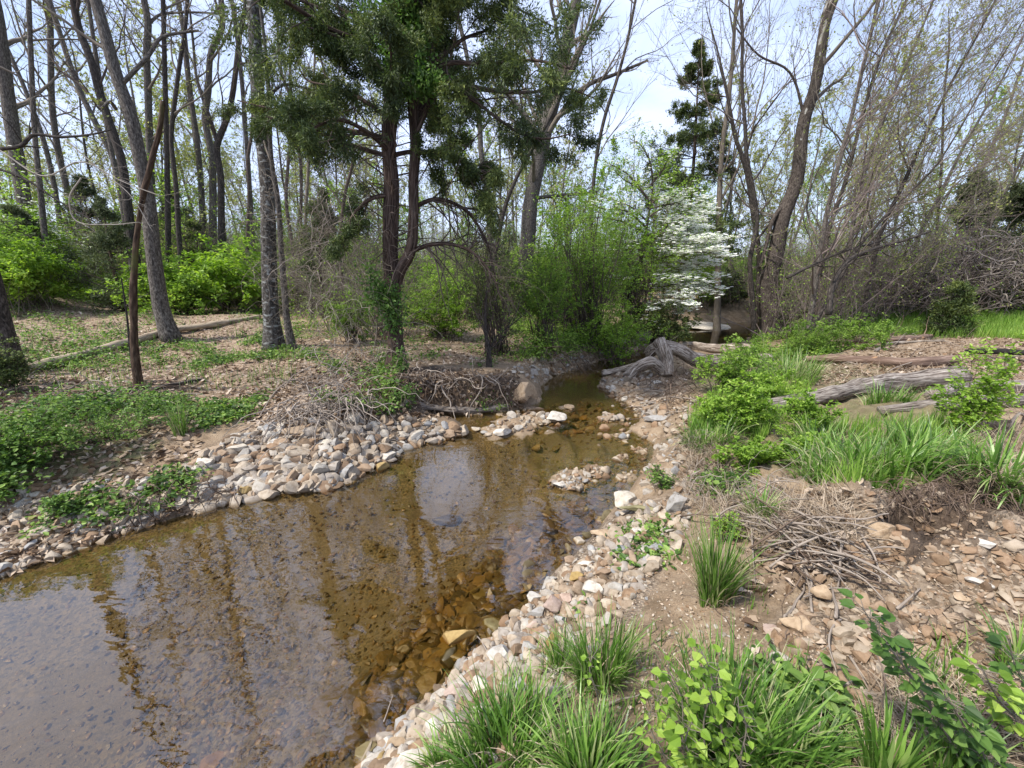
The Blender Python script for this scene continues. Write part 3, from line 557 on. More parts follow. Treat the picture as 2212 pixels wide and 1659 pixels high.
# (u, v, width px, height ratio, depth ratio, material, sink, label)
BIG = [
 (505,967,58,.34,.7,'stone_white',.3,'pale flat-topped slab lying at the upper left of the left gravel bar'),
 (443,1002,44,.75,.8,'stone_white',.3,'chunky white stone at the left end of the gravel bar beside the ivy'),
 (548,1034,64,.28,.5,'stone_white',.3,'long pale slab tilted at the waterline below the gravel bar'),
 (528,1056,34,.6,.8,'stone_ochre',.3,'yellowish stone at the waterline under the long pale slab'),
 (650,925,60,.4,.6,'stone_tan',.4,'tan block at the top of the gravel bar under the pale roots'),
 (600,955,36,.6,.8,'stone_white',.3,'white stone in the middle of the left gravel bar'),
 (700,960,40,.5,.8,'stone_white',.3,'wide pale stone near the crest of the left gravel bar'),
 (1130,852,58,.85,.9,'stone_tan',.15,'large brown and white boulder at the foot of the root bank'),
 (1200,900,48,.5,.8,'stone_white',.25,'big pale rounded stone at the head of the riffle'),
 (1150,884,40,.5,.8,'stone_tan',.3,'tan stone in front of the large boulder'),
 (1030,927,24,.5,.8,'stone_white',.3,'white stone at the left tip of the riffle bar'),
 (1084,930,40,.4,.7,'stone_white',.3,'flat pale stone on the front of the riffle bar'),
 (1160,968,20,.8,.8,'stone_white',.15,'lone pale stone standing in the open pool'),
 (824,1010,30,.8,.9,'stone_ochre',.25,'ochre stone at the point of the gravel bar touching the pool'),
 (838,985,38,.5,.8,'stone_white',.25,'pale wide stone above the ochre stone at the gravel bar point'),
 (1264,904,22,.6,.8,'stone_ochre',.25,'small greenish yellow stone right of the riffle head'),
 (1278,923,24,.4,.7,'stone_white',.3,'flat pale stone in the right half of the riffle'),
 (1236,932,30,.5,.7,'stone_pink',.3,'pinkish stone standing in the middle of the riffle'),
 (1204,968,26,.5,.8,'stone_olive',.3,'dark green wet stone right of the lone pool stone'),
 (1227,877,24,.45,.8,'stone_tan',.3,'tan stone in the water beyond the big pale riffle stone'),
 (1210,1044,30,.4,.7,'stone_white',.25,'flat pale stone at the left tip of the midstream pebble bar'),
 (1350,1078,50,.6,.9,'stone_white',.25,'lumpy white rock above the plank-like slab on the right shore'),
 (1388,1098,98,.20,.22,'stone_olive',.2,'long plank-like greenish slab lying on the right shore'),
 (1462,1090,38,1.35,.5,'stone_grey',.15,'grey rounded slab standing upright on the sandy right shore'),
 (1298,1152,56,.4,.5,'stone_tan',.25,'tan slab at the waterline below the plank-like slab'),
 (1252,1170,30,.6,.8,'stone_white',.3,'knobbly pale stone left of the tan waterline slab'),
 (1391,1146,44,.3,.6,'stone_white',.3,'flat white stone on the sand below the plank-like slab'),
 (1281,1268,46,.9,.8,'stone_white',.25,'large beige boulder in the middle of the near pebble shore'),
 (1245,1245,30,.7,.8,'stone_ochre',.25,'yellowish rounded stone beside the beige boulder'),
 (1268,1215,40,.35,.5,'stone_white',.3,'long pale shard above the beige boulder'),
 (1192,1306,40,.95,.8,'stone_pink',.2,'tall pinkish block on the near pebble shore'),
 (1153,1290,40,.7,.8,'stone_white',.2,'white angular block at the edge of the near water'),
 (1224,1290,30,.9,.8,'stone_pink',.25,'pale pink stone right of the tall pinkish block'),
 (1210,1338,34,.65,.8,'stone_grey',.25,'grey striped stone below the tall pinkish block'),
 (1149,1350,26,.9,.7,'stone_pink',.25,'narrow pink stone left of the grey striped stone'),
 (982,1378,80,.5,.6,'stone_ochre',.15,'big brown block lying half out of the near water'),
 (1064,1350,52,.5,.8,'stone_olive',.3,'wet mottled block at the near waterline'),
 (1085,1412,56,.5,.7,'stone_white',.25,'wide cream stone on the near pebble shore'),
 (1192,1390,26,2.0,.6,'stone_ochre',.1,'ochre slab standing on end beside the grass'),
 (1169,1416,24,.8,.7,'stone_grey',.2,'small bluish white stone beside the ochre standing slab'),
 (1125,1476,48,.62,.8,'stone_grey',.25,'grey white rounded stone above the near grass clump'),
 (1197,1494,32,1.6,.5,'stone_grey',.15,'smooth blue grey slab standing above the near grass clump'),
 (1135,1514,36,.8,.8,'stone_ochre',.25,'ochre angular stone below the grey white rounded stone'),
 (1089,1458,50,.3,.35,'stone_olive',.25,'olive pointed shard between pale stones on the near shore'),
 (986,1492,54,.55,.6,'stone_pink',.25,'pinkish wedge stone near the waterline left of the olive shard'),
 (1040,1480,44,.8,.8,'stone_white',.25,'round pale stone right of the pinkish wedge stone'),
 (940,1566,54,.95,.8,'stone_white',.2,'big white rounded stone left of the near grass clump'),
 (890,1524,26,.7,.8,'stone_pink',.25,'small reddish stone at the near waterline'),
 (1070,1520,46,.7,.8,'stone_tan',.3,'buff stone just above the near grass blades'),
 (858,1602,46,.9,.5,'stone_tan',.2,'tan splintered stone near the bottom edge of the shore'),
 (790,1624,52,.5,.7,'stone_olive',.2,'yellow green slab at the bottom of the waterline'),
 (826,1632,26,1.1,.5,'stone_ochre',.2,'narrow yellow shard beside the yellow green slab'),
 (885,1652,110,.35,.6,'stone_white',.3,'very large cream slab at the bottom edge of the shore'),
 (1043,1280,80,.22,.55,'stone_olive',.45,'large dark olive slab under the near water'),
 (932,1446,50,.4,.7,'stone_olive',.45,'square dark stone under water near the pinkish wedge stone'),
 (851,1442,42,.4,.8,'stone_olive',.45,'rounded dark stone under water left of the square one'),
 (968,1118,62,.4,.6,'stone_dark',.3,'black flat rock under the middle of the pool'),
 (706,1520,76,.25,1.1,'stone_olive',.4,'wide round flat stone under the near water'),
 (462,1643,54,.4,.8,'stone_tan',.4,'round brown stone under water at the bottom edge'),
 (1060,1385,40,.35,.8,'stone_olive',.4,'dark slab under water touching the near shore'),
 (1724,1346,66,.55,.6,'stone_tan',.25,'tan block with a shadowed face on the dry right bank'),
 (1774,1282,38,1.1,.8,'stone_tan',.2,'cubical tan stone beneath the bleached sticks'),
 (1674,1360,46,.4,.8,'stone_pink',.35,'flat brown stone left of the tan block on the right bank'),
 (1678,1420,44,.85,.8,'stone_white',.25,'cream knobbly stone below the flat brown stone'),
 (1733,1466,42,1.1,.7,'stone_tan',.2,'tall cream stone at the lip of the small washed-out hole'),
 (1902,1142,52,.7,.5,'stone_tan',.35,'tilted tan slab at the mouth of the eroded hollow'),
 (1798,1127,26,.7,.6,'stone_tan',.35,'pale oval stone left of the tilted slab on the mound'),
 (2129,1174,34,.5,.7,'stone_white',.35,'pale flat stone on the face of the gravel mound'),
 (2133,1362,42,.4,.7,'stone_tan',.3,'grey tan slab above the dark washout on the far right'),
 (1990,1410,62,.4,.6,'stone_tan',.35,'large buff slab embedded behind the leafy shoot'),
 (1798,1512,26,.7,.7,'stone_white',.3,'small white stone right of the washed-out hole'),
 (2115,1255,44,.35,.6,'stone_white',.35,'broad pale flagstone in the middle of the gravel mound'),
 (2080,1290,36,.4,.7,'stone_tan',.35,'buff flagstone left of the broad pale one'),
 (1384,724,80,.4,.6,'stone_dark',.35,'mossy dark rock outcrop on the far creek bank'),
 (1508,706,130,.12,.7,'stone_white',.4,'broad pale limestone shelf at the far creek bend'),
 (1515,748,60,.25,.5,'stone_grey',.3,'grey slab beside the far water behind the forked driftwood'),
 (1425,900,60,.2,.5,'stone_grey',.3,'flat grey slab on the small beach under the driftwood'),
]
for k, (u, v, w, hr_, dr, mat, sink, lab) in enumerate(BIG):
    c = hit1(u, v + w * hr_ * .3); s = w * pxm(c) / 2
    vv, ff = SHP[(k * 7) % 22]; m_ = MB(); ext = (vv.max(0) - vv.min(0)) / 2
    q = vv / ext * np.array([1, dr, hr_ * (1.0 if hr_ > .5 else .9)])
    m_.add(q, ff); me = m_.mesh('stone', M[mat], sharp=32)
    o = bpy.data.objects.new('stone', me); COL.objects.link(o); r = np.random.default_rng(900 + k)
    if w > 100 and v < 800: c = hit1(u, v, 0.0)
    zz = c[2] + s * hr_ * (1 - 2 * sink * .8)
    if 'under water' in lab or 'under the near' in lab or 'of the pool' in lab: zz = min(c[2] + s * hr_ * .35, -.015 - s * hr_ * .8)
    o.location = (c[0], c[1], zz); o.scale = (s, s, s)
    o.rotation_euler = (r.uniform(-.12, .12), r.uniform(-.12, .12), math.atan2(-c[0], c[1]) * .6 + r.uniform(-.25, .25))
    tag(o, lab, 'stone')
# random stones: polygon on the frame, count, size range (m), flatness tilt, label, group, bury
rs = np.random.default_rng(5)
FIELDS = [
 ([(410,1010),(480,955),(640,905),(830,905),(940,905),(1015,928),(990,948),(880,972),(750,1052),(560,1078),(420,1112)], 3000, .010, .10, 'pale tan or white stone among the gravel of the left bar', 'stones of the left gravel bar', .35),
 ([(-60,1150),(60,1055),(300,1030),(440,1055),(330,1134),(100,1215),(-60,1270)], 1500, .012, .06, 'brown or cream stone in the leaf-strewn strip at the left waterline', 'stones of the left waterline strip', .4),
 ([(1030,940),(1060,905),(1150,880),(1280,870),(1380,900),(1350,960),(1180,935)], 700, .012, .08, 'wet or pale stone scattered through the riffle', 'stones of the riffle', .35),
 ([(1180,1050),(1230,1000),(1330,990),(1400,930),(1400,1010),(1340,1050),(1280,1065)], 520, .015, .05, 'small cream pebble on the midstream pebble bar', 'pebbles of the midstream bar', .35),
 ([(760,1700),(770,1640),(930,1510),(1040,1390),(1150,1290),(1300,1150),(1350,1090),(1500,1080),(1480,1160),(1400,1260),(1320,1340),(1260,1480),(1150,1580),(950,1700)], 3400, .008, .055, 'white, pink or tan stone on the pebble shore beside the near water', 'stones of the near pebble shore', .35),
 ([(1780,1130),(1850,1060),(2000,1040),(2212,1130),(2260,1400),(2150,1560),(1900,1480),(1960,1350),(1850,1230)], 3400, .004, .036, 'flat tan stone embedded in the gravel mound on the right', 'stones of the gravel mound', .85),
 ([(1640,1380),(1800,1240),(1900,1300),(1950,1500),(1750,1600),(1650,1500)], 900, .006, .04, 'small buff stone on the dry dirt below the gravel mound', 'stones of the dry right bank', .45),
 ([(1380,900),(1500,870),(1480,960),(1500,1080),(1380,1060)], 260, .015, .06, 'pale stone on the sandy edge below the green bushes', 'stones of the sandy right edge', .4),
 ([(1280,800),(1420,770),(1450,900),(1350,900),(1290,830)], 600, .01, .08, 'grey stone on the small beach around the driftwood', 'stones of the driftwood beach', .4),
 ([(1180,745),(1480,700),(1450,740),(1280,785),(1160,830),(1100,800)], 800, .012, .09, 'brownish stone along the far left bank of the creek', 'stones of the far bank', .4),
 ([(560,1090),(1000,960),(1370,930),(1350,1080),(1150,1280),(960,1460),(740,1659),(500,1659),(300,1659),(250,1300)], 5200, .005, .024, 'brown algae-coated stone on the creek bed', 'stones of the creek bed', .45),
 ([(-60,1300),(560,1090),(600,1659),(-60,1659)], 900, .005, .02, 'brown algae-coated stone on the creek bed', 'stones of the creek bed', .45),
 ([(1100,1150),(1350,1040),(1290,1150),(1130,1290),(960,1450),(780,1620),(760,1500),(950,1300)], 1300, .010, .075, 'dark olive slab-like stone in the shallows off the near shore', 'stones of the near shallows', .4),
 ([(1420,1180),(1520,1120),(1600,1250),(1640,1500),(1400,1520),(1330,1400)], 700, .003, .014, 'tiny pebble on the bare sand path', 'pebbles of the sand path', .4),
 ([(1640,722),(2300,722),(2300,800),(1700,830)], 500, .015, .05, 'tan stone on the dry wash behind the logs', 'stones of the dry wash', .5),
]
recs = []
for fi, (pl, n, s0, s1, lab, grp, bury) in enumerate(FIELDS):
    q = in_poly(pl, n, rs); c = hit(q[:, 0], q[:, 1])
    s = s0 + (s1 - s0) * rs.random(n) ** (2.6 if fi in (10, 11, 12) else 5.5 if fi in (5, 6) else 4.6 if fi == 0 else 3.6)
    for i in range(n): recs.append((c[i], s[i], fi, s[i] / max(math.hypot(*c[i][:2]), .6)))
hol = np.array([(1930,1060),(2050,1045),(2090,1120),(2040,1180),(1960,1200),(1900,1130)], float)
recs = [r for r in recs if not (r[2] == 5 and (int(r[1] * 1e6) % 10) < 7 and pip(*[np.array([q]) for q in proj(r[0])], hol)[0])]
recs = [r for r in recs if r[0][1] > .3 and np.hypot(r[0][0], r[0][1]) < 40]
order = sorted(range(len(recs)), key=lambda i: -recs[i][3])
NT = 235
for i in order[:NT]:
    c, s, fi, _ = recs[i]; o = bpy.data.objects.new('stone', (SMB if fi in (10, 11, 12) else SMM if fi in (5, 6, 14) else SM)[rs.integers(22)]); COL.objects.link(o)
    fl = .75 if fi in (5, 12, 6) else 1.0
    o.location = (c[0], c[1], c[2] + s * (.5 - FIELDS[fi][6]) * .8); o.scale = (s, s * rs.uniform(.8, 1.1), s * fl * rs.uniform(.8, 1.1)); o.rotation_euler = (rs.uniform(-.35, .35), rs.uniform(-.35, .35), rs.uniform(0, 6.28))
    tag(o, FIELDS[fi][4], 'stone', FIELDS[fi][5])
mb = MB(); mbb = MB()
rest = order[NT:]
for i in rest:
    c, s, fi, _ = recs[i]; v, ff = SHP_LO[rs.integers(24)]
    fl = .5 if fi in (12,) else .8 if fi in (5, 6) else .95
    Rm = rotm(rs.uniform(0, 6.28), rs.normal(0, .45), rs.normal(0, .45))
    w = (v * np.array([1, rs.uniform(.8, 1.1), fl])) @ Rm.T * s + np.array([c[0], c[1], c[2] + s * (.5 - FIELDS[fi][6]) * .8])
    var = rs.random()
    if fi in (5, 6, 14): var = .03 + .42 * var
    (mbb if fi in (10, 11, 12) else mb).add(w, ff, None, var)
o = mb.build('gravel', M['gravel'], sharp=35); tag(o, 'small gravel and pebbles covering the bars and banks', None, None, 'stuff')
o = mbb.build('bed_gravel', M['bed_gravel'], sharp=35); tag(o, 'brown pebbles covering the creek bed', None, None, 'stuff')

# ------------------------------------------------------------------ dead leaves, straw and twigs on the ground
def litter(name, pl_list, mat, kind_label, seed, size=(.03, .08)):
    r = np.random.default_rng(seed); mb = MB()
    for pl, n in pl_list:
        q = in_poly(pl, n, r); c = hit(q[:, 0], q[:, 1]); c = c[c[:, 2] > -.005]; n = len(c)
        c[:, 2] += .004 + .012 * r.random(n)
        D = rand_dir(n, r, .75); Nn = norm(np.array([0, 0, 1]) + .45 * r.standard_normal((n, 3)))
        D = norm(D - (D * Nn).sum(1, keepdims=True) * Nn)
        L = r.uniform(*size, n); leaves(mb, c, D, Nn, L, L * r.uniform(.4, .75, n), r.random(n), r.uniform(-.3, .5), .15)
    o = mb.build(name, mat, smooth=False); tag(o, kind_label, None, None, 'stuff'); return o
litter('leaf_litter', [([(-200,650),(560,610),(680,740),(640,860),(430,850),(250,860),(-200,900)], 15000), ([(440,860),(860,780),(820,900),(560,930)], 2500), ([(-60,1080),(420,1040),(440,1110),(0,1250),(-60,1270)], 1800),
                       ([(650,800),(1120,800),(1120,900),(650,910)], 1800), ([(1600,1050),(1880,1040),(1850,1250),(1600,1300),(1560,1150)], 260), ([(1750,715),(2300,715),(2300,840),(1750,830)], 3500),
                       ([(850,690),(1420,680),(1350,780),(880,790)], 5000), ([(640,690),(860,700),(860,800),(640,800)], 2500), ([(1450,880),(1560,900),(1560,1100),(1470,1060)], 300), ([(1300,790),(1480,760),(1520,860),(1400,900),(1310,860)], 900), ([(1600,1320),(1900,1380),(1850,1600),(1650,1560)], 40), ([(-100,900),(430,850),(430,1050),(-100,1100)], 2500)],
       M['deadleaf'], 'dry fallen oak leaves strewn over the banks', 41, (.03, .085))
# green ground cover
def cover(name, pl_list, mat, lab, seed, size, hmax):
    r = np.random.default_rng(seed); mb = MB()
    for pl, n, hm in pl_list:
        q = in_poly(pl, n // 14 * 2, r); c = hit(q[:, 0], q[:, 1]); c = c[(c[:, 2] > .02)]; c = c[fbm(c * 1.8, 88, 3) > .02]
        k = 14; C = np.repeat(c, k, 0); nn = len(C); hh = hm * r.random(nn) ** .8 * np.repeat(r.uniform(.3, 1, len(c)), k)
        dist = np.hypot(C[:, 0], C[:, 1]); sp_ = np.repeat(.05 + .03 * r.random(len(c)), k) * (.6 + hm * 3)
        C = C + np.stack([r.standard_normal(nn) * sp_, r.standard_normal(nn) * sp_, hh], -1)
        g_ = hq(C[:, 0], C[:, 1]); C[:, 2] = np.maximum(C[:, 2], g_ + .006)
        D = rand_dir(nn, r, .6); Nn = norm(np.array([0, 0, 1]) + .5 * r.standard_normal((nn, 3))); D = norm(D - (D * Nn).sum(1, keepdims=True) * Nn)
        L = r.uniform(*size, nn) * (1 + .02 * dist) * (.7 + .6 * np.repeat(r.random(len(c)), k)); leaves(mb, C, D, Nn, L, L * .6, r.random(nn), .12, .1)
    o = mb.build(name, mat, smooth=False); tag(o, lab, None, None, 'stuff'); return o
cover('ground_cover', [([(-100,880),(330,870),(350,930),(260,1000),(180,1060),(-100,1110)], 9500, .3), ([(300,860),(700,840),(640,880),(420,930),(340,940)], 4000, .10), ([(-100,640),(560,590),(650,700),(640,800),(350,790),(-100,820)], 11000, .18),
                       ([(350,720),(600,700),(640,800),(400,800)], 4500, .14), ([(640,760),(860,780),(860,900),(640,860)], 2500, .2), ([(860,690),(1420,700),(1300,790),(1120,780)], 5000, .15), ([(640,700),(1120,690),(1120,790),(640,800)], 4200, .16), ([(1000,860),(1110,860),(1110,890),(1000,890)], 200, .08), ([(60,1020),(440,1010),(400,1090),(60,1160)], 1300, .1),
                       ([(1300,1130),(1480,1130),(1400,1300),(1250,1330)], 1300, .03), ([(1480,1000),(1600,1020),(1620,1180),(1540,1180)], 2600, .12), ([(1600,1280),(1660,1300),(1640,1360),(1590,1340)], 350, .06),
                       ([(1650,1480),(1800,1500),(1800,1700),(1600,1700)], 1200, .12)],
      M['cover'], 'low leafy green ground cover over the banks', 51, (.022, .048), .2)
cover('undergrowth', [([(1100,690),(1410,690),(1340,760),(1120,780)], 9000, .5), ([(-100,560),(620,540),(620,640),(-100,680)], 14000, .5), ([(620,560),(1300,560),(1300,700),(620,720)], 16000, .55), ([(1700,600),(2300,560),(2300,680),(1700,730)], 20000, .35), ([(1640,690),(1760,700),(1800,770),(1620,790)], 8000, .3)],
      M['shrub'], 'knee-high leafy undergrowth along the edge of the woods', 53, (.03, .055), .5)
def grass_area(name, pl_list, mat, lab, seed):
    r = np.random.default_rng(seed); mb = MB()
    for pl, n, L0, L1, wd in pl_list:
        q = in_poly(pl, n, r); c = hit(q[:, 0], q[:, 1]); c = c[c[:, 2] > .03]; m = len(c); kk = vnoise(c * 3, 3) > -.35; c = c[kk]; m = len(c)
        blades(mb, c - np.array([0, 0, .01]), r.uniform(L0, L1, m), wd, np.abs(r.normal(.35, .3, m)), r.uniform(0, 6.28, m), r.random(m), r, 4)
    o = mb.build(name, mat, smooth=False); tag(o, lab, None, None, 'stuff'); return o
grass_area('grass', [([(1700,655),(2300,615),(2300,732),(1950,730),(1840,720)], 34000, .10, .32, .010), ([(1480,880),(1700,780),(1780,800),(1740,860),(1640,960),(1490,960)], 4500, .08, .2, .006), ([(1740,920),(2060,910),(2100,1020),(1760,1050)], 3000, .08, .2, .006)],
           M['grass_far'], 'bright green grass across the clearing on the right', 57)
grass_area('sparse_grass', [([(1150,1400),(1420,1350),(1700,1480),(1750,1659),(900,1659),(980,1560)], 900, .04, .16, .005), ([(1640,1450),(2212,1400),(2212,1659),(1640,1659)], 700, .04, .18, .005), ([(1380,1120),(1640,1100),(1660,1340),(1560,1300)], 350, .03, .09, .004), ([(0,660),(640,620),(640,840),(0,860)], 2500, .08, .2, .008)],
           M['grass'], 'thin scattered grass blades on the near bank and slope', 58)
litter('leaf_crumbs', [([(1380,1150),(1560,1100),(1660,1500),(1300,1600),(1250,1450)], 900), ([(1600,1300),(2212,1100),(2212,1659),(1600,1659)], 1000), ([(1600,1080),(1900,1050),(1900,1300),(1600,1280)], 700), ([(1150,1150),(1500,1100),(1350,1350),(1100,1560)], 350)], M['deadleaf'], 'crumbs of dead leaf on the dirt and stones', 43, (.006, .02))
r = np.random.default_rng(61); mb = MB()
for pl, n, L0, L1 in [([(1470,950),(1560,960),(1580,1150),(1490,1100)], 1500, .1, .3), ([(1600,1080),(1850,1060),(1850,1180),(1620,1200)], 1500, .06, .25), ([(2050,920),(2212,920),(2212,1100),(2080,1060)], 1600, .08, .3), ([(1760,740),(2212,730),(2212,900),(1800,850)], 2600, .1, .35),
                      ([(1880,1480),(2212,1480),(2212,1659),(1800,1659)], 900, .05, .2)]:
    q = in_poly(pl, n, r); c = hit(q[:, 0], q[:, 1]); m = len(c); c[:, 2] += .01 + .02 * r.random(m)
    blades(mb, c, r.uniform(L0, L1, m) * .8, .003, np.abs(r.normal(3.0, .5, m)), r.uniform(0, 6.28, m), r.random(m), r, 4, .1)
o = mb.build('dry_grass', M['straw'], smooth=False); tag(o, 'matted straw-coloured dead grass on the right bank', None, None, 'stuff')

# ------------------------------------------------------------------ grass tufts
def tuft(u, v, hpx, n, spread, lab, seed, wpx=None, dry=.24, cat='grass tuft', name='grass_tuft', lean=.5, wd=.0075):
    r = np.random.default_rng(seed); c = hit1(u, v, 0.0); m_ = pxm(c); hh = hpx * m_ * 1.15; sp_ = spread * m_
    t = thing(name, lab, cat, c); n = int(n * 1.45)
    a = r.uniform(0, 6.28, n); rr = np.sqrt(r.random(n)) * sp_
    B = np.stack([c[0] + np.cos(a) * rr, c[1] + np.sin(a) * rr * .8, np.zeros(n)], -1); B[:, 2] = hq(B[:, 0], B[:, 1]) - .01
    az = a + r.normal(0, .8, n)
    L = hh * (.25 + .9 * r.random(n) ** 1.3)
    B[:, :2] += .35 * sp_ * np.stack([vnoise(B * 14, 1), vnoise(B * 14, 2)], -1)
    k = int(n * (1 - dry)); mb = MB()
    blades(mb, B[:k], L[:k], wd * r.uniform(.45, 1.1, k), np.abs(r.normal(lean * 1.15, lean * .6, k)) + .05, az[:k], r.random(k), r, 8)
    mb.build('blades', M['grass'], t, smooth=False)
    mb = MB(); blades(mb, B[k:], L[k:] * .8, .004, np.abs(r.normal(lean * 1.8, .4, n - k)), az[k:], r.random(n - k), r, 6)
    mb.build('dry_blades', M['straw'], t, smooth=False)
    return t
tuft(1538,1300,170,420,28,'upright green grass tuft alone on the bare sand path',71,lean=.28)
tuft(1300,1475,150,330,50,'green grass clump beside the ochre standing slab',72,lean=.42)
tuft(1215,1450,90,160,24,'small grass sprig leaning over the near pebbles',73,lean=.6)
tuft(1090,1640,150,620,85,'long arching grass clump at the bottom centre overhanging the stones',74,lean=.75,wd=.009)
tuft(1260,1690,150,480,75,'dense grass clump right of the bottom centre clump',75,lean=.6,wd=.009)
tuft(960,1670,90,260,35,'short grass clump spilling over the cream slab',76,lean=.8,wd=.009)
tuft(1570,1640,220,560,85,'tall grass clump behind the heart-leaved seedlings',77,lean=.5,wd=.009)
tuft(1700,1690,170,420,55,'thin grass clump right of the seedlings on the dirt',78,lean=.5)
tuft(2060,1700,150,260,40,'sparse grass clump at the bottom by the leafy shoot',79,lean=.4)
tuft(1900,1720,190,200,25,'broad-bladed dark grass tuft at the bottom right',80,lean=.25,wd=.016)
tuft(1880,1020,100,1300,125,'big lush grass clump in front of the grey log',81,lean=.75,wd=.012)
tuft(1770,980,70,450,60,'grass clump at the left edge of the lush patch',82,lean=.7,wd=.010)
tuft(1995,985,85,600,70,'grass clump under the small yellow-green bush',83,lean=.6,wd=.010)
tuft(2160,1040,120,420,60,'pale arching grass clump at the right edge above the mound',84,lean=.9,wd=.012,dry=.3)
tuft(1530,960,70,420,50,'grass clump on the creek edge under the green bush',85,lean=.8,wd=.008)
tuft(1640,1120,80,160,22,'small grass clump below the bush over the sand',86,lean=.6)
tuft(1700,820,70,500,60,'grass clump behind the green bush by the rotten log',87,lean=.6,wd=.009)
tuft(1920,870,50,300,40,'grass clump between the rotten log and the grey log',88,lean=.6,wd=.01)
tuft(2195,1440,110,160,30,'grass sprigs at the right edge on the gravel mound',89,lean=.6)
tuft(390,940,80,110,14,'thin weedy tuft of upright stalks on the left bank',90,lean=.2,wd=.005)

# ------------------------------------------------------------------ leafy seedlings and bushes
def bush(name, lab, cat, c, rad3, ncl, per, lsz, mat, seed, stems=14, group=None, twig='twig_dark', dark_in=0, layer=.6, smat=None, clsz=.16, flowers=None):
    """stems rise from one root and each leaf cluster sits at the tip of a twig"""
    r = np.random.default_rng(seed); c = np.asarray(c, float); t = thing(name, lab, cat, c, group)
    rx, ry, rz = rad3; n = max(10, int(ncl * .3))
    d = rand_dir(n, r); d[:, 2] = np.where(r.random(n) < .75, abs(d[:, 2]), d[:, 2]); rr = (.35 + .75 * r.random((n, 1)) ** .6) * (1 + .35 * vnoise(d * 2.2 + seed, seed))[:, None]
    tips = c + np.array([0, 0, rz * .75]) + d * rr * np.array([rx, ry, rz * 1.15]); tips[:, 2] = np.maximum(tips[:, 2], hq(tips[:, 0], tips[:, 1]) + .08 * rz)
    base = c + np.stack([r.normal(0, .2, n) * rx, r.normal(0, .2, n) * ry, np.full(n, -.03)], -1); base[:, 2] += hq(base[:, 0], base[:, 1]) - hq(c[0], c[1])
    mid = base * .5 + tips * .5 + np.stack([r.normal(0, .12, n) * rx, r.normal(0, .12, n) * ry, r.uniform(.05, .35, n) * rz], -1)
    tt = np.linspace(0, 1, 8)[None, :, None]
    Pn = base[:, None] * (1 - tt) ** 2 + 2 * mid[:, None] * tt * (1 - tt) + tips[:, None] * tt ** 2
    Pn = Pn + r.normal(0, .015, Pn.shape) * rz * tt
    Rn = np.maximum(.002, (.003 + .008 * rz) * (1 - .85 * tt[..., 0])) * np.ones((n, 1)) * r.uniform(.4, 1, (n, 1))
    mb = MB(); tubes(mb, Pn, Rn, 4)
    Q, R2 = grow(Pn, Rn, 6, (.25, 1), .38, .8, .1, 5, .6, .16, r, .0016); tubes(mb, Q, R2, 3); Q3, R3 = grow(Q, R2, 4, (.2, 1), .45, .7, .05, 4, .6, .18, r, .0012); tubes(mb, Q3, R3, 3)
    mb.build('stems', M[twig], t)
    n = ncl * per; k = r.integers(0, len(Q3), n); i = r.integers(0, 3, n); f_ = r.random((n, 1)); C = Q3[k, i] * (1 - f_) + Q3[k, i + 1] * f_; cc = Q3[:, -1]; cs = lsz
    mb = MB(); C = C + r.normal(0, lsz * .45, (n, 3)) * np.array([1, 1, layer]); C[:, 2] = np.maximum(C[:, 2], hq(C[:, 0], C[:, 1]) + .01)
    D = norm(rand_dir(n, r, .4) + .6 * norm(Q3[k, i + 1] - Q3[k, i])); Nn = norm(np.array([0, 0, 1.0]) + .55 * r.standard_normal((n, 3))); D = norm(D - .9 * (D * Nn).sum(1, keepdims=True) * Nn)
    L = lsz * r.uniform(.55, 1.3, n); va = np.clip(r.normal(.5, .2, n) + .22 * vnoise(C * 2.0 / max(rz, .2), 5), 0, 1)
    leaves(mb, C, D, Nn, L, L * .55, va, .12, .12); mb.build('foliage', M[mat], t, smooth=False)
    if flowers:
        nf, fs, lo = flowers; k = r.integers(0, len(cc), nf); C = cc[k] + r.normal(0, 1, (nf, 3)) * np.array([cs, cs, cs * .35])
        mb = MB()
        for b_ in range(4):
            a = b_ * math.pi / 2 + r.random(nf) * .3; D = np.stack([np.cos(a), np.sin(a), np.full(nf, .1)], -1); leaves(mb, C, D, np.array([[0, 0, 1.0]]) + .3 * r.standard_normal((nf, 3)), fs, fs * .9, r.random(nf), .1, 0)
        mb.build('blossoms', M['petal'], t, smooth=False)
    return t
def bush_px(name, lab, cat, u, v, wpx, hpx, ncl, per, lsz, mat, seed, dy=.8, **k):
    """rooted where (u, v) meets the ground"""
    c = hit1(u, v, 0.0) if k.get('Y') is None else None
    Y = k.pop('Y', None)
    if Y is not None:
        c = P(u, v, Y); c[2] = hq(c[0], c[1])
    m_ = pxm(c); rx = wpx * m_ / 2; rz = hpx * m_ / 2
    return bush(name, lab, cat, c, (rx, rx * dy, rz), ncl, per, lsz, mat, seed, **k)
bush_px('bush','bright green leafy bush at the creek edge left of the grey log','bush',1600,935,110,150,80,46,.034,'shrub_lime',101)
bush_px('bush','leafy bush spreading low over the bank edge, nearest the upright slab','bush',1535,925,110,80,55,42,.030,'shrub_lime',98)
bush_px('bush','bush crowding the left end of the grey log from behind','bush',1665,880,110,110,60,44,.034,'shrub_lime',97)
bush_px('bush','low sprawling bush on the sandy bank below the taller bushes','bush',1625,1010,130,75,60,44,.030,'shrub_lime',102)
bush_px('bush','small bush between the sprawling bush and the lush grass','bush',1715,1000,100,70,46,42,.030,'shrub_lime',96)
bush_px('bush','slender bush behind the tallest bush toward the sycamore','bush',1590,850,120,110,60,42,.034,'shrub',95)
bush_px('bush','thin leafy stems rising between the green bush and the forked driftwood','bush',1540,850,110,120,60,36,.032,'shrub_lime',99)
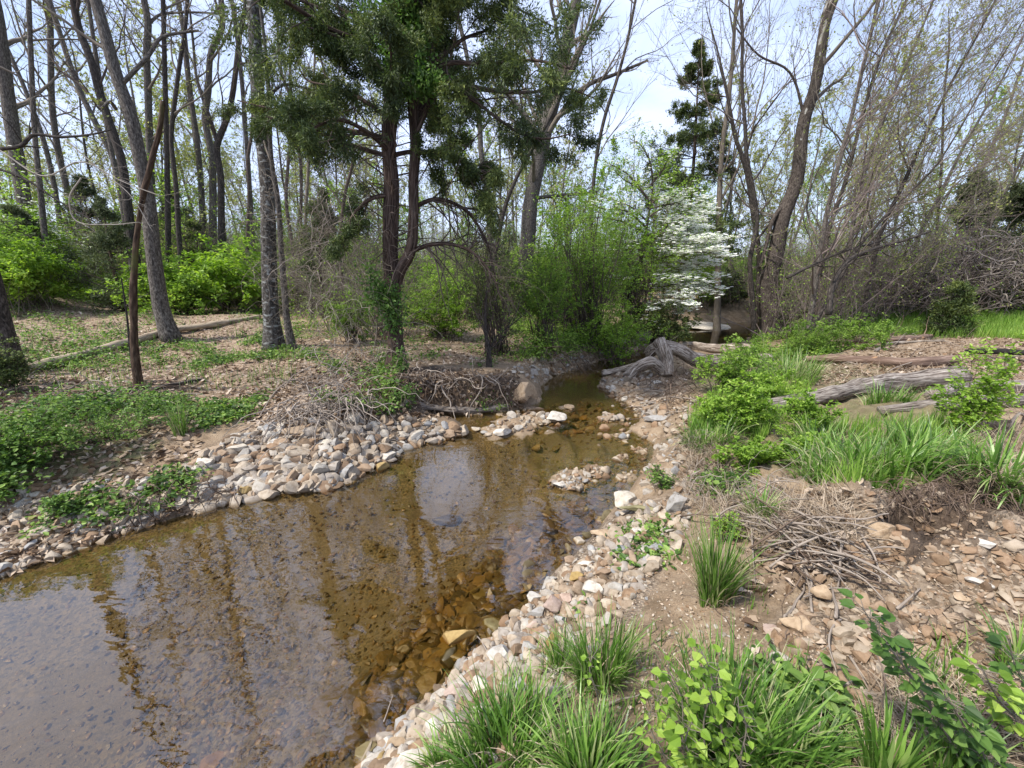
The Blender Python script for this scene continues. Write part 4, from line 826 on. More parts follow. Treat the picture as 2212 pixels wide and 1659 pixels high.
bush_px('bush','airy green bush leaning over the left end of the grey log','bush',1730,935,120,100,80,45,.027,'shrub_lime',103,clsz=.14)
bush_px('bush','small green bush behind the forked driftwood','bush',1600,810,120,80,80,45,.035,'shrub',104,clsz=.14)
bush_px('bush','small yellow-green bush growing over the grey log','bush',2085,950,120,190,75,40,.034,'shrub_lime',105)
bush_px('bush','loose green bush at the foot of the sycamore','bush',1740,770,150,90,110,50,.035,'shrub',106)
bush_px('bush','low green bush right of the sycamore among the driftwood','bush',1850,750,160,80,100,50,.038,'shrub',107)
bush_px('bush','knee-high bush beneath the mossy cedar sapling in the clearing','bush',1960,640,160,90,120,50,.05,'shrub_lime',108)
bush_px('bush','green bush in front of the root debris','bush',2110,650,150,70,110,50,.05,'shrub',109)
bush_px('ivy_patch','ivy-like ground plant crowding the left bank above the strip of stones','plant',60,1000,280,130,150,36,.032,'cover',110,clsz=.11)
bush_px('ivy_patch','leafy plant patch beneath the snag on the left bank','plant',240,950,280,80,90,32,.028,'cover',111,clsz=.11)
bush_px('ivy_patch','small leafy plant among the stones at the lower left','plant',150,1110,80,60,40,24,.028,'cover',112)
bush_px('bush','dark green bush around the trunk at the left edge','bush',25,850,90,130,90,50,.03,'cedar',113)
bush_px('weed','small leafy weed drooping by the cedar roots','weed',880,880,60,70,25,14,.04,'vine',114)
bush_px('weed','tiny leafy weed growing between sand and grass tuft','weed',1570,1170,70,80,30,24,.016,'shrub_lime',115)
bush_px('weed','small weed patch on the creek edge below the bushes','weed',1430,1050,70,50,30,20,.022,'cover',116)
# heart-leaved seedlings, close to the camera
def shoot(lab, pts, n, lsz, mat, seed, name='seedling', z=None, wide=1.):
    r = np.random.default_rng(seed); base = hit1(*pts[0]); 
    line = [base - np.array([0, 0, .03])]
    for (u, v, dy_) in pts[1]: line.append(P(u, v, base[1] + dy_))
    line = smooth_line(line, 20); t = thing(name, lab, 'seedling', base)
    mb = MB(); R_ = np.linspace(.004, .0012, 20); tubes(mb, line, R_, 6); 
    kk = np.sort(r.uniform(.25, 1, n)) * 18.9; i = kk.astype(int); fr = (kk - i)[:, None]; C = line[i] * (1 - fr) + line[i + 1] * fr
    a = np.arange(n) * 2.4 + r.normal(0, .4, n); D = np.stack([np.cos(a), np.sin(a), r.uniform(.0, .5, n)], -1)
    st = np.stack([C, C + norm(D) * lsz * .6, C + norm(D) * lsz * .9], 1); tubes(mb, st, np.full((n, 3), .001), 3); mb.build('stem', M['twig'], t)
    mb = MB(); L = lsz * r.uniform(.6, 1.15, n); Nn = norm(np.array([0, -.35, 1.0]) + .4 * r.standard_normal((n, 3))); leaves(mb, C + norm(D) * lsz * .8, D * np.array([1, 1, .3]), Nn, L, L * .78 * wide, r.random(n), .14, .2)
    mb.build('leaves', M[mat], t, smooth=False)
for k, (b, pts, n, ls) in enumerate([((1500,1690),[(1475,1600,0),(1470,1500,.02),(1440,1440,.03)],46,.034),((1540,1700),[(1520,1560,0),(1535,1450,0),(1510,1395,.02)],50,.034),((1460,1700),[(1430,1620,0),(1400,1560,.02),(1425,1500,.03)],36,.03),
        ((1590,1690),[(1560,1580,0),(1545,1500,0),(1560,1420,.02)],34,.03),((1300,1560),[(1290,1500,0),(1275,1430,0),(1300,1390,0)],20,.022),((1530,1720),[(1500,1650,0),(1480,1600,.0),(1495,1560,0)],40,.038),((1640,1720),[(1600,1650,0),(1610,1560,0),(1590,1520,0)],30,.032)]):
    shoot(['heart-leaved lime seedling, tallest of the bottom cluster','heart-leaved seedling with a crowded tip at the top of the bottom cluster','heart-leaved seedling leaning left out of the bottom grass','slim seedling at the right side of the bottom cluster',
           'tiny seedling poking from the grass beside the ochre slab','large-leaved seedling low in the middle of the bottom cluster','seedling at the far right of the bottom cluster'][k], (b, pts), n, ls, 'shrub_lime', 130 + k)
shoot('tall leafy shoot leaning left across the dry dirt at lower right', ((2110,1690),[(2030,1560,0),(1960,1450,0),(1900,1370,.0),(1862,1312,.0)]), 130, .032, 'vine', 141)
shoot('second leafy shoot at the bottom right corner', ((2160,1720),[(2120,1620,0),(2080,1560,0),(2040,1500,0)]), 80, .034, 'vine', 142)
shoot('leafy shoot hugging the right edge of the mound', ((2260,1640),[(2200,1560,0),(2150,1500,0),(2120,1440,0)]), 70, .034, 'shrub_lime', 143)
shoot('leafy shoot reaching in from the right edge above the dirt', ((2290,1600),[(2230,1500,0),(2190,1430,0),(2180,1380,0)]), 60, .034, 'vine', 144)

# ------------------------------------------------------------------ logs, sticks, roots
def ribbed(mb, pts, r0, r1, n=40, sides=22, seed=0, rough=.12, knots=0, cap=True, prof=None):
    L = smooth_line(pts, n); R_ = np.linspace(r0, r1, n) if prof is None else np.interp(np.linspace(0, 1, n), np.linspace(0, 1, len(prof)), prof)
    R_ = R_ * (1 + .06 * vnoise(np.stack([np.linspace(0, 9, n)] * 3, -1) + seed, seed)); tubes(mb, L, R_, sides, cap, None, rough, seed + 1); return L, R_
def log(lab, pts, w0, w1, mat, seed, z0=.0, name='log', branch=0, rise=0.5, cutend=False, flo=0.0):
    """pts: frame points of the log's centre line where it lies on the ground"""
    r = np.random.default_rng(seed); A = []
    for i, p in enumerate(pts):
        c = hit1(p[0], p[1], flo); m_ = pxm(c); w = w0 + (w1 - w0) * i / (len(pts) - 1); c = c.copy(); c[2] += w * m_ * .5 * (2 * rise) - .0 + (p[2] if len(p) > 2 else 0); A.append((c, w * m_ / 2))
    o_ = thing(name, lab, name.replace('_', ' '), A[0][0]); mb = MB()
    L, R_ = ribbed(mb, [a[0] for a in A], A[0][1], A[-1][1], 60, 28, seed, .26); mb.build('trunk', M[mat], o_)
    if branch:
        mb = MB(); Q, R2 = grow(L[None], R_[None], branch, (.2, .9), .28, 1.0, .3, 6, .3, .2, r, .004); tubes(mb, Q, R2, 6, True); mb.build('branch_stub', M[mat], o_)
    if cutend:
        mb = MB(); e = A[0][0]; d = norm(L[0] - L[1]); 
        n = 26; a = r.uniform(0, 6.28, n); rr = A[0][1] * np.sqrt(r.random(n)) * .9; U_ = norm(np.cross(d, [0, 0, 1])); V_ = np.cross(d, U_)
        B = L[0] + U_ * (np.cos(a) * rr)[:, None] + V_ * (np.sin(a) * rr)[:, None]
        tubes(mb, np.stack([B - d * .05, B + d * r.uniform(.02, .1, (n, 1)), B + d * r.uniform(.1, .2, (n, 1))], 1), np.stack([np.full(n, A[0][1] * .2), np.full(n, A[0][1] * .12), np.full(n, .003)], 1), 5)
        mb.build('broken_end', M['cutwood'], o_)
    return o_
log('long grey weathered log lying across the right bank', [(1650,893),(1775,872),(1908,848),(2062,838)], 30, 46, 'drift', 201, rise=.5)
log('grey log continuing past the yellow-green bush to the right edge', [(2010,865),(2120,850),(2300,852)], 26, 32, 'drift', 202)
log('lower cracked grey log beneath the long weathered log', [(1900,892),(2050,880),(2300,880)], 20, 34, 'drift', 203, rise=.3)
log('rotten brown log with orange heartwood behind the grey log', [(1740,783),(1850,786),(1960,792),(2060,786)], 16, 20, 'log_rot', 204, name='log', rise=.5)
log('charred black pole sticking in from the right edge', [(2085,768),(2150,778,.05),(2300,800,.1)], 9, 17, 'char', 205, name='pole', rise=1.)
log('dark rotten log at the edge of the clearing', [(1780,752),(1850,742),(1950,737),(2010,730)], 14, 9, 'log_rot', 206, branch=4)
log('mossy dead branch between clearing and dry wash', [(1890,760),(1960,742),(2040,738)], 8, 5, 'drift', 207, branch=5, name='branch')
log('long fallen log, bark stripped and tan at its left end, on the left bank', [(55,808),(150,782),(280,748),(375,722),(470,706),(562,690)], 21, 10, 'log_tan', 208)
log('short dark log lying right of the snag', [(322,846),(380,834),(442,822)], 9, 8, 'bark_dark', 209, branch=3)
log('flat weathered plank of wood at the foot of the snag', [(215,856),(260,850),(312,846)], 9, 7, 'drift', 210)
log('grey log lying along the water below the root bank', [(868,878),(925,886),(990,890),(1050,888),(1098,882)], 17, 12, 'drift', 211, rise=.6, branch=2)
log('thin dead branch beside the stripped log', [(340,760),(380,726),(400,700)], 5, 3, 'bark_dark', 212, branch=4, name='branch')
# forked driftwood by the far pool
log('pale stripped log lying on the beach behind the forked driftwood', [(1470,752),(1540,762),(1620,770)], 18, 24, 'drift_tan', 213, rise=.5)
log('short bleached log at the water edge left of the forked driftwood', [(1300,812),(1335,806),(1372,796)], 11, 14, 'drift_tan', 214, rise=.5)
t = thing('driftwood', 'forked grey driftwood trunk with a broken orange end beside the creek', 'driftwood', hit1(1440, 810, 0.0))
YD = t.location[1]
def PD(u, v, dy=0): return P(u, v, YD + dy)
mb = MB(); L, R_ = ribbed(mb, [PD(1352,822,-.25), PD(1375,795,-.15), PD(1402,783,-.1), PD(1425,795,-.02), PD(1442,800,.02)], .105, .12, 30, 24, 221, .26); 
ribbed(mb, [PD(1442,812,-.1), PD(1440,785,.02), PD(1432,758,.12), PD(1425,742,.3)], .12, .14, 24, 24, 223, .26)
ribbed(mb, [PD(1400,765,.6), PD(1428,748,.3), PD(1462,756,.25), PD(1500,778,.15), PD(1560,780,.2), PD(1660,780,.3)], .11, .17, 40, 24, 225, .24)
mb.build('trunk', M['drift_tan'], t)
mb = MB(); r = np.random.default_rng(3); n = 30; e = PD(1352,822,-.25); d = norm(PD(1340,838,-.3) - e); U_ = norm(np.cross(d, [0, 1, 0])); V_ = np.cross(d, U_); a = r.uniform(0, 6.28, n); rr = .09 * np.sqrt(r.random(n))
B = e + U_ * (np.cos(a) * rr)[:, None] + V_ * (np.sin(a) * rr)[:, None]
tubes(mb, np.stack([B - d * .05, B + d * r.uniform(.02, .06, (n, 1)), B + d * r.uniform(.06, .13, (n, 1))], 1), np.stack([np.full(n, .025), np.full(n, .016), np.full(n, .003)], 1), 5); mb.build('broken_end', M['cutwood'], t)
mb = MB(); Q, R2 = grow(L[None], R_[None], 6, (.3, 1), .8, 1.1, -.2, 6, .12, .25, r, .005); tubes(mb, Q, R2, 4); mb.build('twig', M['stick'], t)
# sticks: each one a thing
def stick(u0, v0, u1, v1, r0, lab, grp, seed, lift=.02, bend=.06, mat='stick', name='stick'):
    r = np.random.default_rng(seed); a = hit1(u0, v0, 0.0); b = hit1(u1, v1, 0.0); a[2] += r0 + lift * r.random(); b[2] += r0 + lift * r.random() * 1.5
    tt = np.linspace(0, 1, 12)[:, None]; L = a * (1 - tt) + b * tt; ln = np.linalg.norm(b - a)
    off = r.normal(0, 1, 3) * bend * ln; off[2] = abs(off[2]) * .7; L = L + np.sin(tt * math.pi) * off + np.sin(tt * math.pi * r.uniform(2, 4) + r.uniform(0, 3)) * r.normal(0, 1, 3) * bend * .25 * ln
    L[:, 2] = np.maximum(L[:, 2], hq(L[:, 0], L[:, 1]) + r0 * .7)
    mb = MB(); tubes(mb, L, r0 * np.linspace(1, .45, 12), 7, True, None, .1, seed)
    Q, R2 = grow(L[None], (r0 * np.linspace(1, .45, 12))[None], 2, (.3, .9), .22, .6, 0, 5, .55, .12, r, .0012); tubes(mb, Q, R2, 5, True)
    o = mb.build(name, M[mat]); 
    return tag(o, lab, 'stick', grp)
r = np.random.default_rng(77)
named = [((1562,1168,1650,1128),.006,'grey curved stick reaching left from the brush pile onto the sand'),((1622,1142,1630,1270),.005,'white stick dropping straight down beside the grass tuft'),((1590,1218,1720,1205),.005,'pale arching stick crossing the middle of the brush pile'),
         ((1776,1244,1868,1232),.011,'thick bleached stick at the right end of the brush pile'),((1800,1258,1862,1222),.012,'thick tan stick at the right end of the brush pile, splayed upward'),((1735,1232,1745,1300),.009,'grey stick leaning on the cubical stone'),
         ((1690,1340,1735,1270),.007,'bluish curved stick above the tan block'),((1755,1330,1738,1240),.006,'bent twig right of the bluish curved stick'),((1803,1345,1790,1270),.007,'brown stick hanging down the bank right of the cubical stone'),
         ((1860,1160,1900,1250),.006,'forked root-like stick left of the eroded hollow'),((1935,1322,1985,1280),.006,'white forked twig on the gravel mound'),((1800,1500,1848,1480),.007,'pale broken stick right of the small white stone'),
         ((1818,1340,1800,1470),.005,'tan stem lying below the leafy shoot'),((1835,1425,1880,1510),.005,'orange-brown stem beside the leafy shoot'),((1290,1535,1390,1512),.006,'grey stick lying on the dirt between the bottom grass clumps'),
         ((2170,940,2240,880),.012,'white branch at the right edge near the logs'),((2080,960,2190,1010),.01,'pale branch across the dry grass at the right edge'),((1480,1090,1530,990),.008,'dead root trailing down the sandy bank'),
         ((1450,860,1560,885),.010,'thin white stick stretching across the driftwood beach'),((830,1560,850,1500),.004,'thin straw-coloured stick standing among the near stones'),((1030,1375,1060,1425),.004,'thin brown twig across the near waterline stones'),
         ((380,1052,330,1110),.008,'grey root at the lower left waterline'),((560,905,740,820),.007,'long pale twig arching up the left bank'),((120,860,200,830),.012,'pale dead branch below the left end of the stripped log')]
for k, ((a, b, c, d), r0, lab) in enumerate(named): stick(a, b, c, d, r0, lab, None, 500 + k)
for k in range(95):
    t_ = r.random(); cu = 1600 + 250 * t_ + r.normal(0, 25); cv = 1130 + 105 * t_ + r.normal(0, 30); an = r.normal(.42, .35); ln = r.uniform(30, 95)
    stick(cu - math.cos(an) * ln, cv - math.sin(an) * ln, cu + math.cos(an) * ln, cv + math.sin(an) * ln, r.uniform(.0022, .0085), 'bleached stick in the tangled brush pile on the right bank', 'sticks of the brush pile', 700 + k, lift=.09, mat=['stick', 'stick', 'root'][k % 3])
for k in range(60):
    cu = r.uniform(0, 420); cv = 850 + r.normal(0, 18) + cu * .02; an = r.normal(-.25, .5); ln = r.uniform(25, 70)
    stick(cu - math.cos(an) * ln, cv - math.sin(an) * ln * .5, cu + math.cos(an) * ln, cv + math.sin(an) * ln * .5, r.uniform(.004, .012), 'weathered stick in the drift line behind the left bank ivy', 'sticks of the left drift line', 900 + k, lift=.08, mat=['stick', 'root', 'bark'][k % 3])
for k in range(16):
    cu = r.uniform(1360, 1470); cv = r.uniform(840, 900); an = r.normal(0, .7); ln = r.uniform(15, 50)
    stick(cu - math.cos(an) * ln, cv - math.sin(an) * ln * .5, cu + math.cos(an) * ln, cv + math.sin(an) * ln * .5, r.uniform(.004, .010), 'small dead stick caught under the driftwood', 'sticks under the driftwood', 950 + k, lift=.08, mat=['stick', 'root'][k % 2])
for k in range(22):
    cu = r.uniform(1800, 2190); cv = r.uniform(725, 870); an = r.normal(0, .5); ln = r.uniform(20, 70)
    stick(cu - math.cos(an) * ln, cv - math.sin(an) * ln * .5, cu + math.cos(an) * ln, cv + math.sin(an) * ln * .5, r.uniform(.004, .012), 'dead stick on the dry wash behind the grey log', 'sticks of the dry wash', 980 + k, lift=.05, mat=['stick', 'root', 'drift'][k % 3])
def tangle(name, lab, cat, cs, n, ln, r0, mat, seed, grav=-.15, out=(0, 0, 0), wob=.35, M_=14, kind=None, group=None):
    """curling roots or vines, every one starting near one of the points cs (centre, spread)"""
    r = np.random.default_rng(seed); t = thing(name, lab, cat, cs[0][0], group)
    mb = MB(); k = r.integers(0, len(cs), n); c = np.array([cs[i][0] for i in k]); s_ = np.array([cs[i][1] for i in k]); p = c + r.normal(0, 1, (n, 3)) * s_
    d = norm(rand_dir(n, r) + np.array(out)); P_ = [p]; st = (ln * r.uniform(.4, 1.2, n) / (M_ - 1))[:, None]
    for i in range(M_ - 1):
        d = norm(d + r.normal(0, wob, d.shape) + np.array([0, 0, grav])); p = p + d * st; p[:, 2] = np.maximum(p[:, 2], np.maximum(hq(p[:, 0], p[:, 1]), -.02) + .006); P_.append(p.copy())
    Pn = np.stack(P_, 1); Rn = (r0 * r.uniform(.3, 1, (n, 1)) ** 1.3) * np.linspace(1, .3, M_)[None]; tubes(mb, Pn, Rn, 5); mb.build('strands', M[mat], t)
    if kind: tag(t, kind=kind)
    return t
def G(u, v, dz=0, dy=0):
    c = hit1(u, v, 0.0); c[2] += dz; c[1] += dy; return c

# ------------------------------------------------------------------ trees
def tree(name, lab, pts, Y, w0, w1, bark, seed, top=None, twig='twig', limbs=12, sub=8, fine=7, lf=.33, up=.35, start=.35, ang=.75, buds=0, bud='bud', group=None, extra=(), lean=(0, 0, 0), sides=16, rmin=.004, flare=.5, cat='tree', rough=.08, budsz=.05, ground=True, stop=False, wob=.16):
    """trunk follows frame points (top first) at distance Y, then goes on upwards to height top"""
    r = np.random.default_rng(seed)
    if top is None: top = 17. if (Y or 9) >= 10 or w0 > 30 else 9.
    if top > 15 and limbs: limbs = int(limbs * 1.25); lf *= .6; start *= .85; buds = int(buds * .6)
    pts = list(pts)[::-1]                                    # bottom first
    if Y is None: Y = hit1(*pts[0], 0.0)[1]
    line = [P(u, v, Y) for u, v in pts]; b = line[0].copy(); zb = float(hq(b[0], b[1]))
    if abs(b[2] - zb) > .05:
        d = norm(line[1] - line[0]); q = b - d * np.clip((b[2] - zb) / max(d[2], .4), -2, 6); q[2] = zb
        if b[2] > zb + .3: line.insert(0, q)
        else: line[0][2] = zb
    line[0] = line[0].copy(); base = line[0].copy(); line[0][2] -= .12
    nvis = len(line)
    if not stop:
        d = norm(line[-1] - line[-2])
        while line[-1][2] < top:
            d = norm(d + np.array([0, 0, .25]) + r.normal(0, .06, 3)); line.append(line[-1] + d * 1.1)
    T = smooth_line(line, 64); dep = T[:, 1] * cp - (T[:, 2] - H) * sp; m_ = np.clip(dep, .55 * Y, Y * 1.1) / FL * np.cos(np.arctan2(abs(T[:, 0]), Y * 1.0)) ** .9
    zs = T[:, 2]; ztop = line[nvis - 1][2]; za = base[2]
    hh = np.clip((zs - za) / max(ztop - za, .1), 0, None); m_v = np.where(hh > 1, m_[min(int(np.searchsorted(hh, 1)), 63)], m_); Rr = (w0 + (w1 - w0) * np.minimum(hh, 1)) * m_v / 2 * np.where(hh > 1, np.clip(1 - (zs - ztop) / max(top + .6 - ztop, .1), .08, 1), 1)
    Rr = Rr * (1 + flare * np.exp(-np.clip(zs - za, 0, 9) / .22))
    t = thing(name, lab, cat, base, group); mb = MB(); tubes(mb, T, Rr, sides, True, None, rough, seed); mb.build('trunk', M[bark], t)
    mb = MB(); EL = []
    for (epts, ew0, ew1, dys) in extra:
        E = [P(u, v, Y + dys * i / max(len(epts) - 1, 1)) for i, (u, v) in enumerate(epts)]; E = smooth_line(E, 18); ER = np.linspace(ew0, ew1, 18) * (Y / FL * .8) / 2; EL.append((E, ER))
    if EL:
        for E, ER in EL: mb = MB(); tubes(mb, E, ER, 10, True, None, rough, seed); mb.build('limb', M[bark], t)
    cr = MB(); tips = []
    if limbs:
        Q1, R1 = grow(T[None], Rr[None], limbs, (start, .99), lf, ang, up, 10, .45, wob, r, rmin * 1.5, lean=lean); tubes(cr, Q1, R1, 6)
        if EL:
            for E, ER in EL:
                q, rr_ = grow(E[None], ER[None], 7, (.2, 1), .45, .7, up, 10, .5, wob, r, rmin * 1.5, lean=lean); Q1 = np.concatenate([Q1, q]); R1 = np.concatenate([R1, rr_]); tubes(cr, q, rr_, 5)
        Q2, R2 = grow(Q1, R1, sub, (.2, 1), .42, .65, up * .7, 6, .55, wob * 1.1, r, rmin, lean=lean); tubes(cr, Q2, R2, 4)
        Q3, R3 = grow(Q2, R2, fine, (.15, 1), .42, .6, up * .6, 4, .6, .18, r, rmin * .7, lean=lean); tubes(cr, Q3, R3, 3)
        cro = cr.build('crown', M[twig], t)
        if buds:
            mb = MB(); k = r.integers(0, len(Q3), buds); i = r.integers(1, 4, buds); C = Q3[k, i] + r.normal(0, .03, (buds, 3)); D = rand_dir(buds, r); L_ = budsz * r.uniform(.5, 1.3, buds)
            leaves(mb, C, D, rand_dir(buds, r), L_, L_ * .55, r.random(buds)); mb.build('leaves', M[bud], cro, smooth=False)
    return t
LW = 'bare spring trees on the left slope'
tree('tree','stout leaning grey tree running off the left edge above the shrubs',[(-14,0),(0,80),(20,233),(33,317),(62,500),(66,530)],13,36,30,'bark',301,limbs=18,lf=.35,buds=500)
tree('tree','thick dark trunk base cut by the left edge of the picture',[(-60,420),(-20,600),(0,683),(17,750),(30,812)],None,52,44,'bark_dark',302,limbs=10,start=.6)
tree('tree','slim tree crossing behind the leaning left-edge tree',[(3,77),(57,200),(93,300),(117,400),(128,470)],15,14,10,'bark',303,buds=300)
tree('tree','slim upright tree left of the dark forked trunk',[(105,-5),(110,133),(113,233),(127,333),(150,433),(160,500)],17,17,13,'bark',304,buds=300)
tree('tree','slender leaning tree sweeping up to the top left',[(105,-5),(133,83),(167,183),(207,267),(240,333),(262,420),(280,480)],16,16,12,'bark',305,buds=300)
tree('tree','dark crooked tree just left of the big leaning trunk',[(158,-5),(167,50),(200,140),(217,207),(243,283),(262,345),(275,440)],12,24,17,'bark_dark',306,twig='twig_dark',buds=200)
tree('tree','big leaning grey tree behind the snag with a crooked right limb',[(205,-5),(227,73),(253,167),(280,240),(300,333),(320,433),(330,533),(338,600),(353,683),(373,735)],None,38,26,'bark',307,limbs=14,lf=.3,buds=500,
     extra=[([(265,180),(300,143),(323,117),(350,80),(383,72),(430,66)],10,5,.6),([(250,235),(238,220),(215,235),(200,215)],9,3,-.4)],rough=.06)
tree('tree','straight grey tree with a long right-hand branch behind the big leaning one',[(310,-5),(320,50),(317,100),(320,200),(323,300),(328,420),(332,500)],14,17,15,'bark',308,buds=300,extra=[([(322,52),(343,33),(393,27),(483,30)],6,3,.8)])
tree('tree','thin pale tree between the snag and the twin trunks',[(383,-5),(397,67),(403,133),(413,217),(423,283),(433,383),(440,520)],15,15,11,'bark',309,buds=300)
tree('tree','thin tree bending left at mid height above the undergrowth',[(396,90),(393,107),(380,200),(370,300),(380,400),(387,517),(393,592)],12,13,9,'bark_dark',310,buds=200)
tree('tree','grey forked tree behind the S-curved trunk',[(477,-5),(480,60),(457,110),(450,200),(443,250),(457,333),(460,440),(460,530)],15,19,12,'bark',311,buds=300,extra=[([(447,240),(425,170),(418,100),(410,20)],7,4,0)])
tree('tree','S-curved dark tree in the left woods',[(525,40),(520,60),(513,117),(503,200),(497,233),(480,283),(470,307),(477,383),(478,460),(480,540)],13,20,10,'bark_dark',312,twig='twig_dark',buds=300,extra=[([(470,310),(455,260),(447,235)],10,7,0)])
tree('tree','tall straight oak with pale lichen bands left of the cedar',[(546,-5),(552,100),(557,200),(567,300),(577,400),(580,533),(584,650),(592,750)],None,36,28,'bark_lichen',313,limbs=12,start=.45,rough=.07,flare=.7,buds=400,extra=[([(580,230),(590,200),(608,185),(660,190),(690,200)],8,4,.3)])
tree('sapling','thin sapling growing against the lichen-banded oak',[(578,160),(580,200),(587,350),(600,433),(607,533),(612,600),(620,690),(632,755)],None,16,8,'bark',314,limbs=10,start=.3,buds=150)
tree('sapling','slender sapling right of the lichen-banded oak',[(628,100),(627,160),(630,260),(622,360),(618,430),(630,520)],13,9,6,'twig_dark',315,buds=150)
tree('sapling','crooked sapling between oak and cedar',[(545,280),(535,350),(538,400),(535,500)],14,9,7,'twig_dark',316,buds=150)
tree('sapling','pale thin stem at the left edge of the cedar branches',[(680,120),(672,250),(665,380),(660,480),(668,600),(672,690)],None,9,5,'twig',317,buds=120)
tree('sapling','dark curved stem between sapling and cedar trunk',[(735,260),(762,330),(745,420),(735,520),(742,640),(748,720)],None,9,6,'twig_dark',318,limbs=12,start=.2,buds=100)
tree('sapling','tall pole-like sapling leaning in front of the oak top',[(600,60),(605,140),(640,250),(650,360),(648,520)],16,8,6,'twig_dark',319)
tree('tree','straight slim tree between the left-edge tree and the crossing slim tree',[(62,-5),(68,150),(76,300),(88,420),(96,500)],11.5,15,11,'bark',322,buds=300,top=19)
tree('tree','slim grey tree rising just right of the dark crooked tree',[(190,-5),(212,150),(240,320),(262,430),(276,520)],13,13,9,'bark',323,buds=300,top=19)
tree('tree','dark pole-straight tree in the gap right of the snag',[(352,-5),(356,150),(360,300),(362,430),(364,540)],12.5,14,10,'bark_dark',324,buds=300,top=19)
tree('tree','leaning grey tree showing between the S-curved tree and the oak',[(500,-5),(520,150),(532,300),(540,420),(545,520)],15,12,9,'bark',325,buds=300,top=19)
# snag
t = tree('snag','broken reddish-brown dead snag standing on the left bank',[(352,218),(349,245),(347,267),(327,350),(307,433),(293,533),(290,583),(289,683),(293,783),(299,842)],None,20,11,'bark_snag',320,limbs=0,stop=True,flare=.2,rough=.22,extra=[([(352,232),(355,224),(353,214)],6,2,0)])
tree('sapling','thin dark stem leaning against the snag',[(262,600),(268,640),(275,690),(280,740),(288,800)],None,7,3,'bark_dark',321,limbs=4,sub=3,fine=2,stop=True,start=.3)
# overhanging bare branches entering at the left
def bough(lab, pts, Y, w0, w1, mat, seed, n=14, twig=None, dy=0., up=0.):
    r = np.random.default_rng(seed); A = [P(u, v, Y + dy * i / len(pts)) for i, (u, v) in enumerate(pts)]; t = thing('branch', lab, 'branch', A[0]); m_ = Y / FL
    L = smooth_line(A, 30); R_ = np.linspace(w0, w1, 30) * m_ / 2; mb = MB(); tubes(mb, L, R_, 8, True, None, .08, seed); mb.build('stem', M[mat], t)
    mb = MB(); Q, R2 = grow(L[None], R_[None], n, (.15, 1), .3, .7, up, 9, .5, .22, r, .0016); tubes(mb, Q, R2, 4)
    Q3, R3 = grow(Q, R2, 4, (.2, 1), .4, .6, up, 5, .6, .22, r, .0012); tubes(mb, Q3, R3, 3); mb.build('twig', M[twig or mat], t); return t
bough('knobbly dark bough entering from the left edge at mid height',[(-60,330),(0,322),(50,312),(65,295),(130,296),(200,290),(240,280)],5,9,3,'bark_dark',331,10)
bough('long thin bough drooping across the lower left woods',[(-60,355),(0,366),(60,390),(120,430),(180,465),(205,480)],5,6,2,'bark_dark',332,10)
bough('pale curling bare branch in front of the left woods',[(-60,290),(0,325),(90,380),(180,350),(260,390),(350,425)],4.6,3,1.5,'twig_pale',333,14)
bough('pale hooked twig hanging before the left shrubs',[(175,385),(150,430),(158,470),(240,485),(300,480)],4.8,3,1.5,'twig_pale',334,8)
bough('long pale twig sloping past the snag',[(140,300),(220,370),(280,420),(330,500)],4.7,2.5,1.2,'twig_pale',335,8)
bough('thin bare branch stretched from the top left corner downwards',[(-60,120),(40,165),(120,230),(200,275),(280,330)],6,4,2,'twig',336,16,dy=1)

# main cedar
def cedar_foliage(mb, Q, n, spread, L, r, droop=-.15, wd=.22, keep=None):
    """feathery sprays: slips fanned along each twig of Q [N, M, 3]"""
    Mq = Q.shape[1]; k = r.integers(0, len(Q), n) if keep is None else keep[r.integers(0, len(keep), n)]; i = r.integers(0, Mq - 1, n); f_ = r.random((n, 1)); A = Q[k, i]; B_ = Q[k, i + 1]
    C = A * (1 - f_) + B_ * f_ + r.normal(0, 1, (n, 3)) * spread; D = norm(norm(B_ - A) * .9 + rand_dir(n, r) * .9 + np.array([0, 0, droop]))
    needles(mb, C, D, L * r.uniform(.5, 1.3, n), L * wd * r.uniform(.6, 1.3, n), np.clip(r.normal(.4, .2, n) + .3 * vnoise(C * 1.7, 9), 0, 1), r)
YC = float(hit1(856, 800, 0.)[1])
base = hit1(856, 800, 0.); tC = thing('cedar_tree', 'large dark two-stemmed cedar leaning over the root bank, draped with vines', 'tree', base)
r = np.random.default_rng(400)
def C_(u, v, dy=0): return P(u, v, YC + dy)
mb = MB(); m_ = YC / FL
T1 = smooth_line([base - np.array([0, 0, .15]), C_(853,717), C_(847,617), C_(843,517), C_(845,400), C_(840,300), C_(848,200), C_(850,90), C_(852,0), C_(855,-200), C_(856,-560)], 70)
R1 = np.interp(T1[:, 2], [.5, .9, 2.0, 5.5, 10], [.20, .125, .11, .085, .02]); tubes(mb, T1, R1, 22, True, None, .13, 3)
T2 = smooth_line([C_(848,640,-.02), C_(862,590,-.06), C_(885,545,-.1), C_(893,470,-.1), C_(893,400,-.05), C_(897,300), C_(892,230), C_(900,120,.1), C_(925,-60,.3), C_(960,-380,.5)], 60)
R2_ = np.interp(T2[:, 2], [1.6, 3, 6, 9], [.085, .072, .06, .015]); tubes(mb, T2, R2_, 20, True, None, .13, 4); mb.build('trunk', M['bark_cedar'], tC)
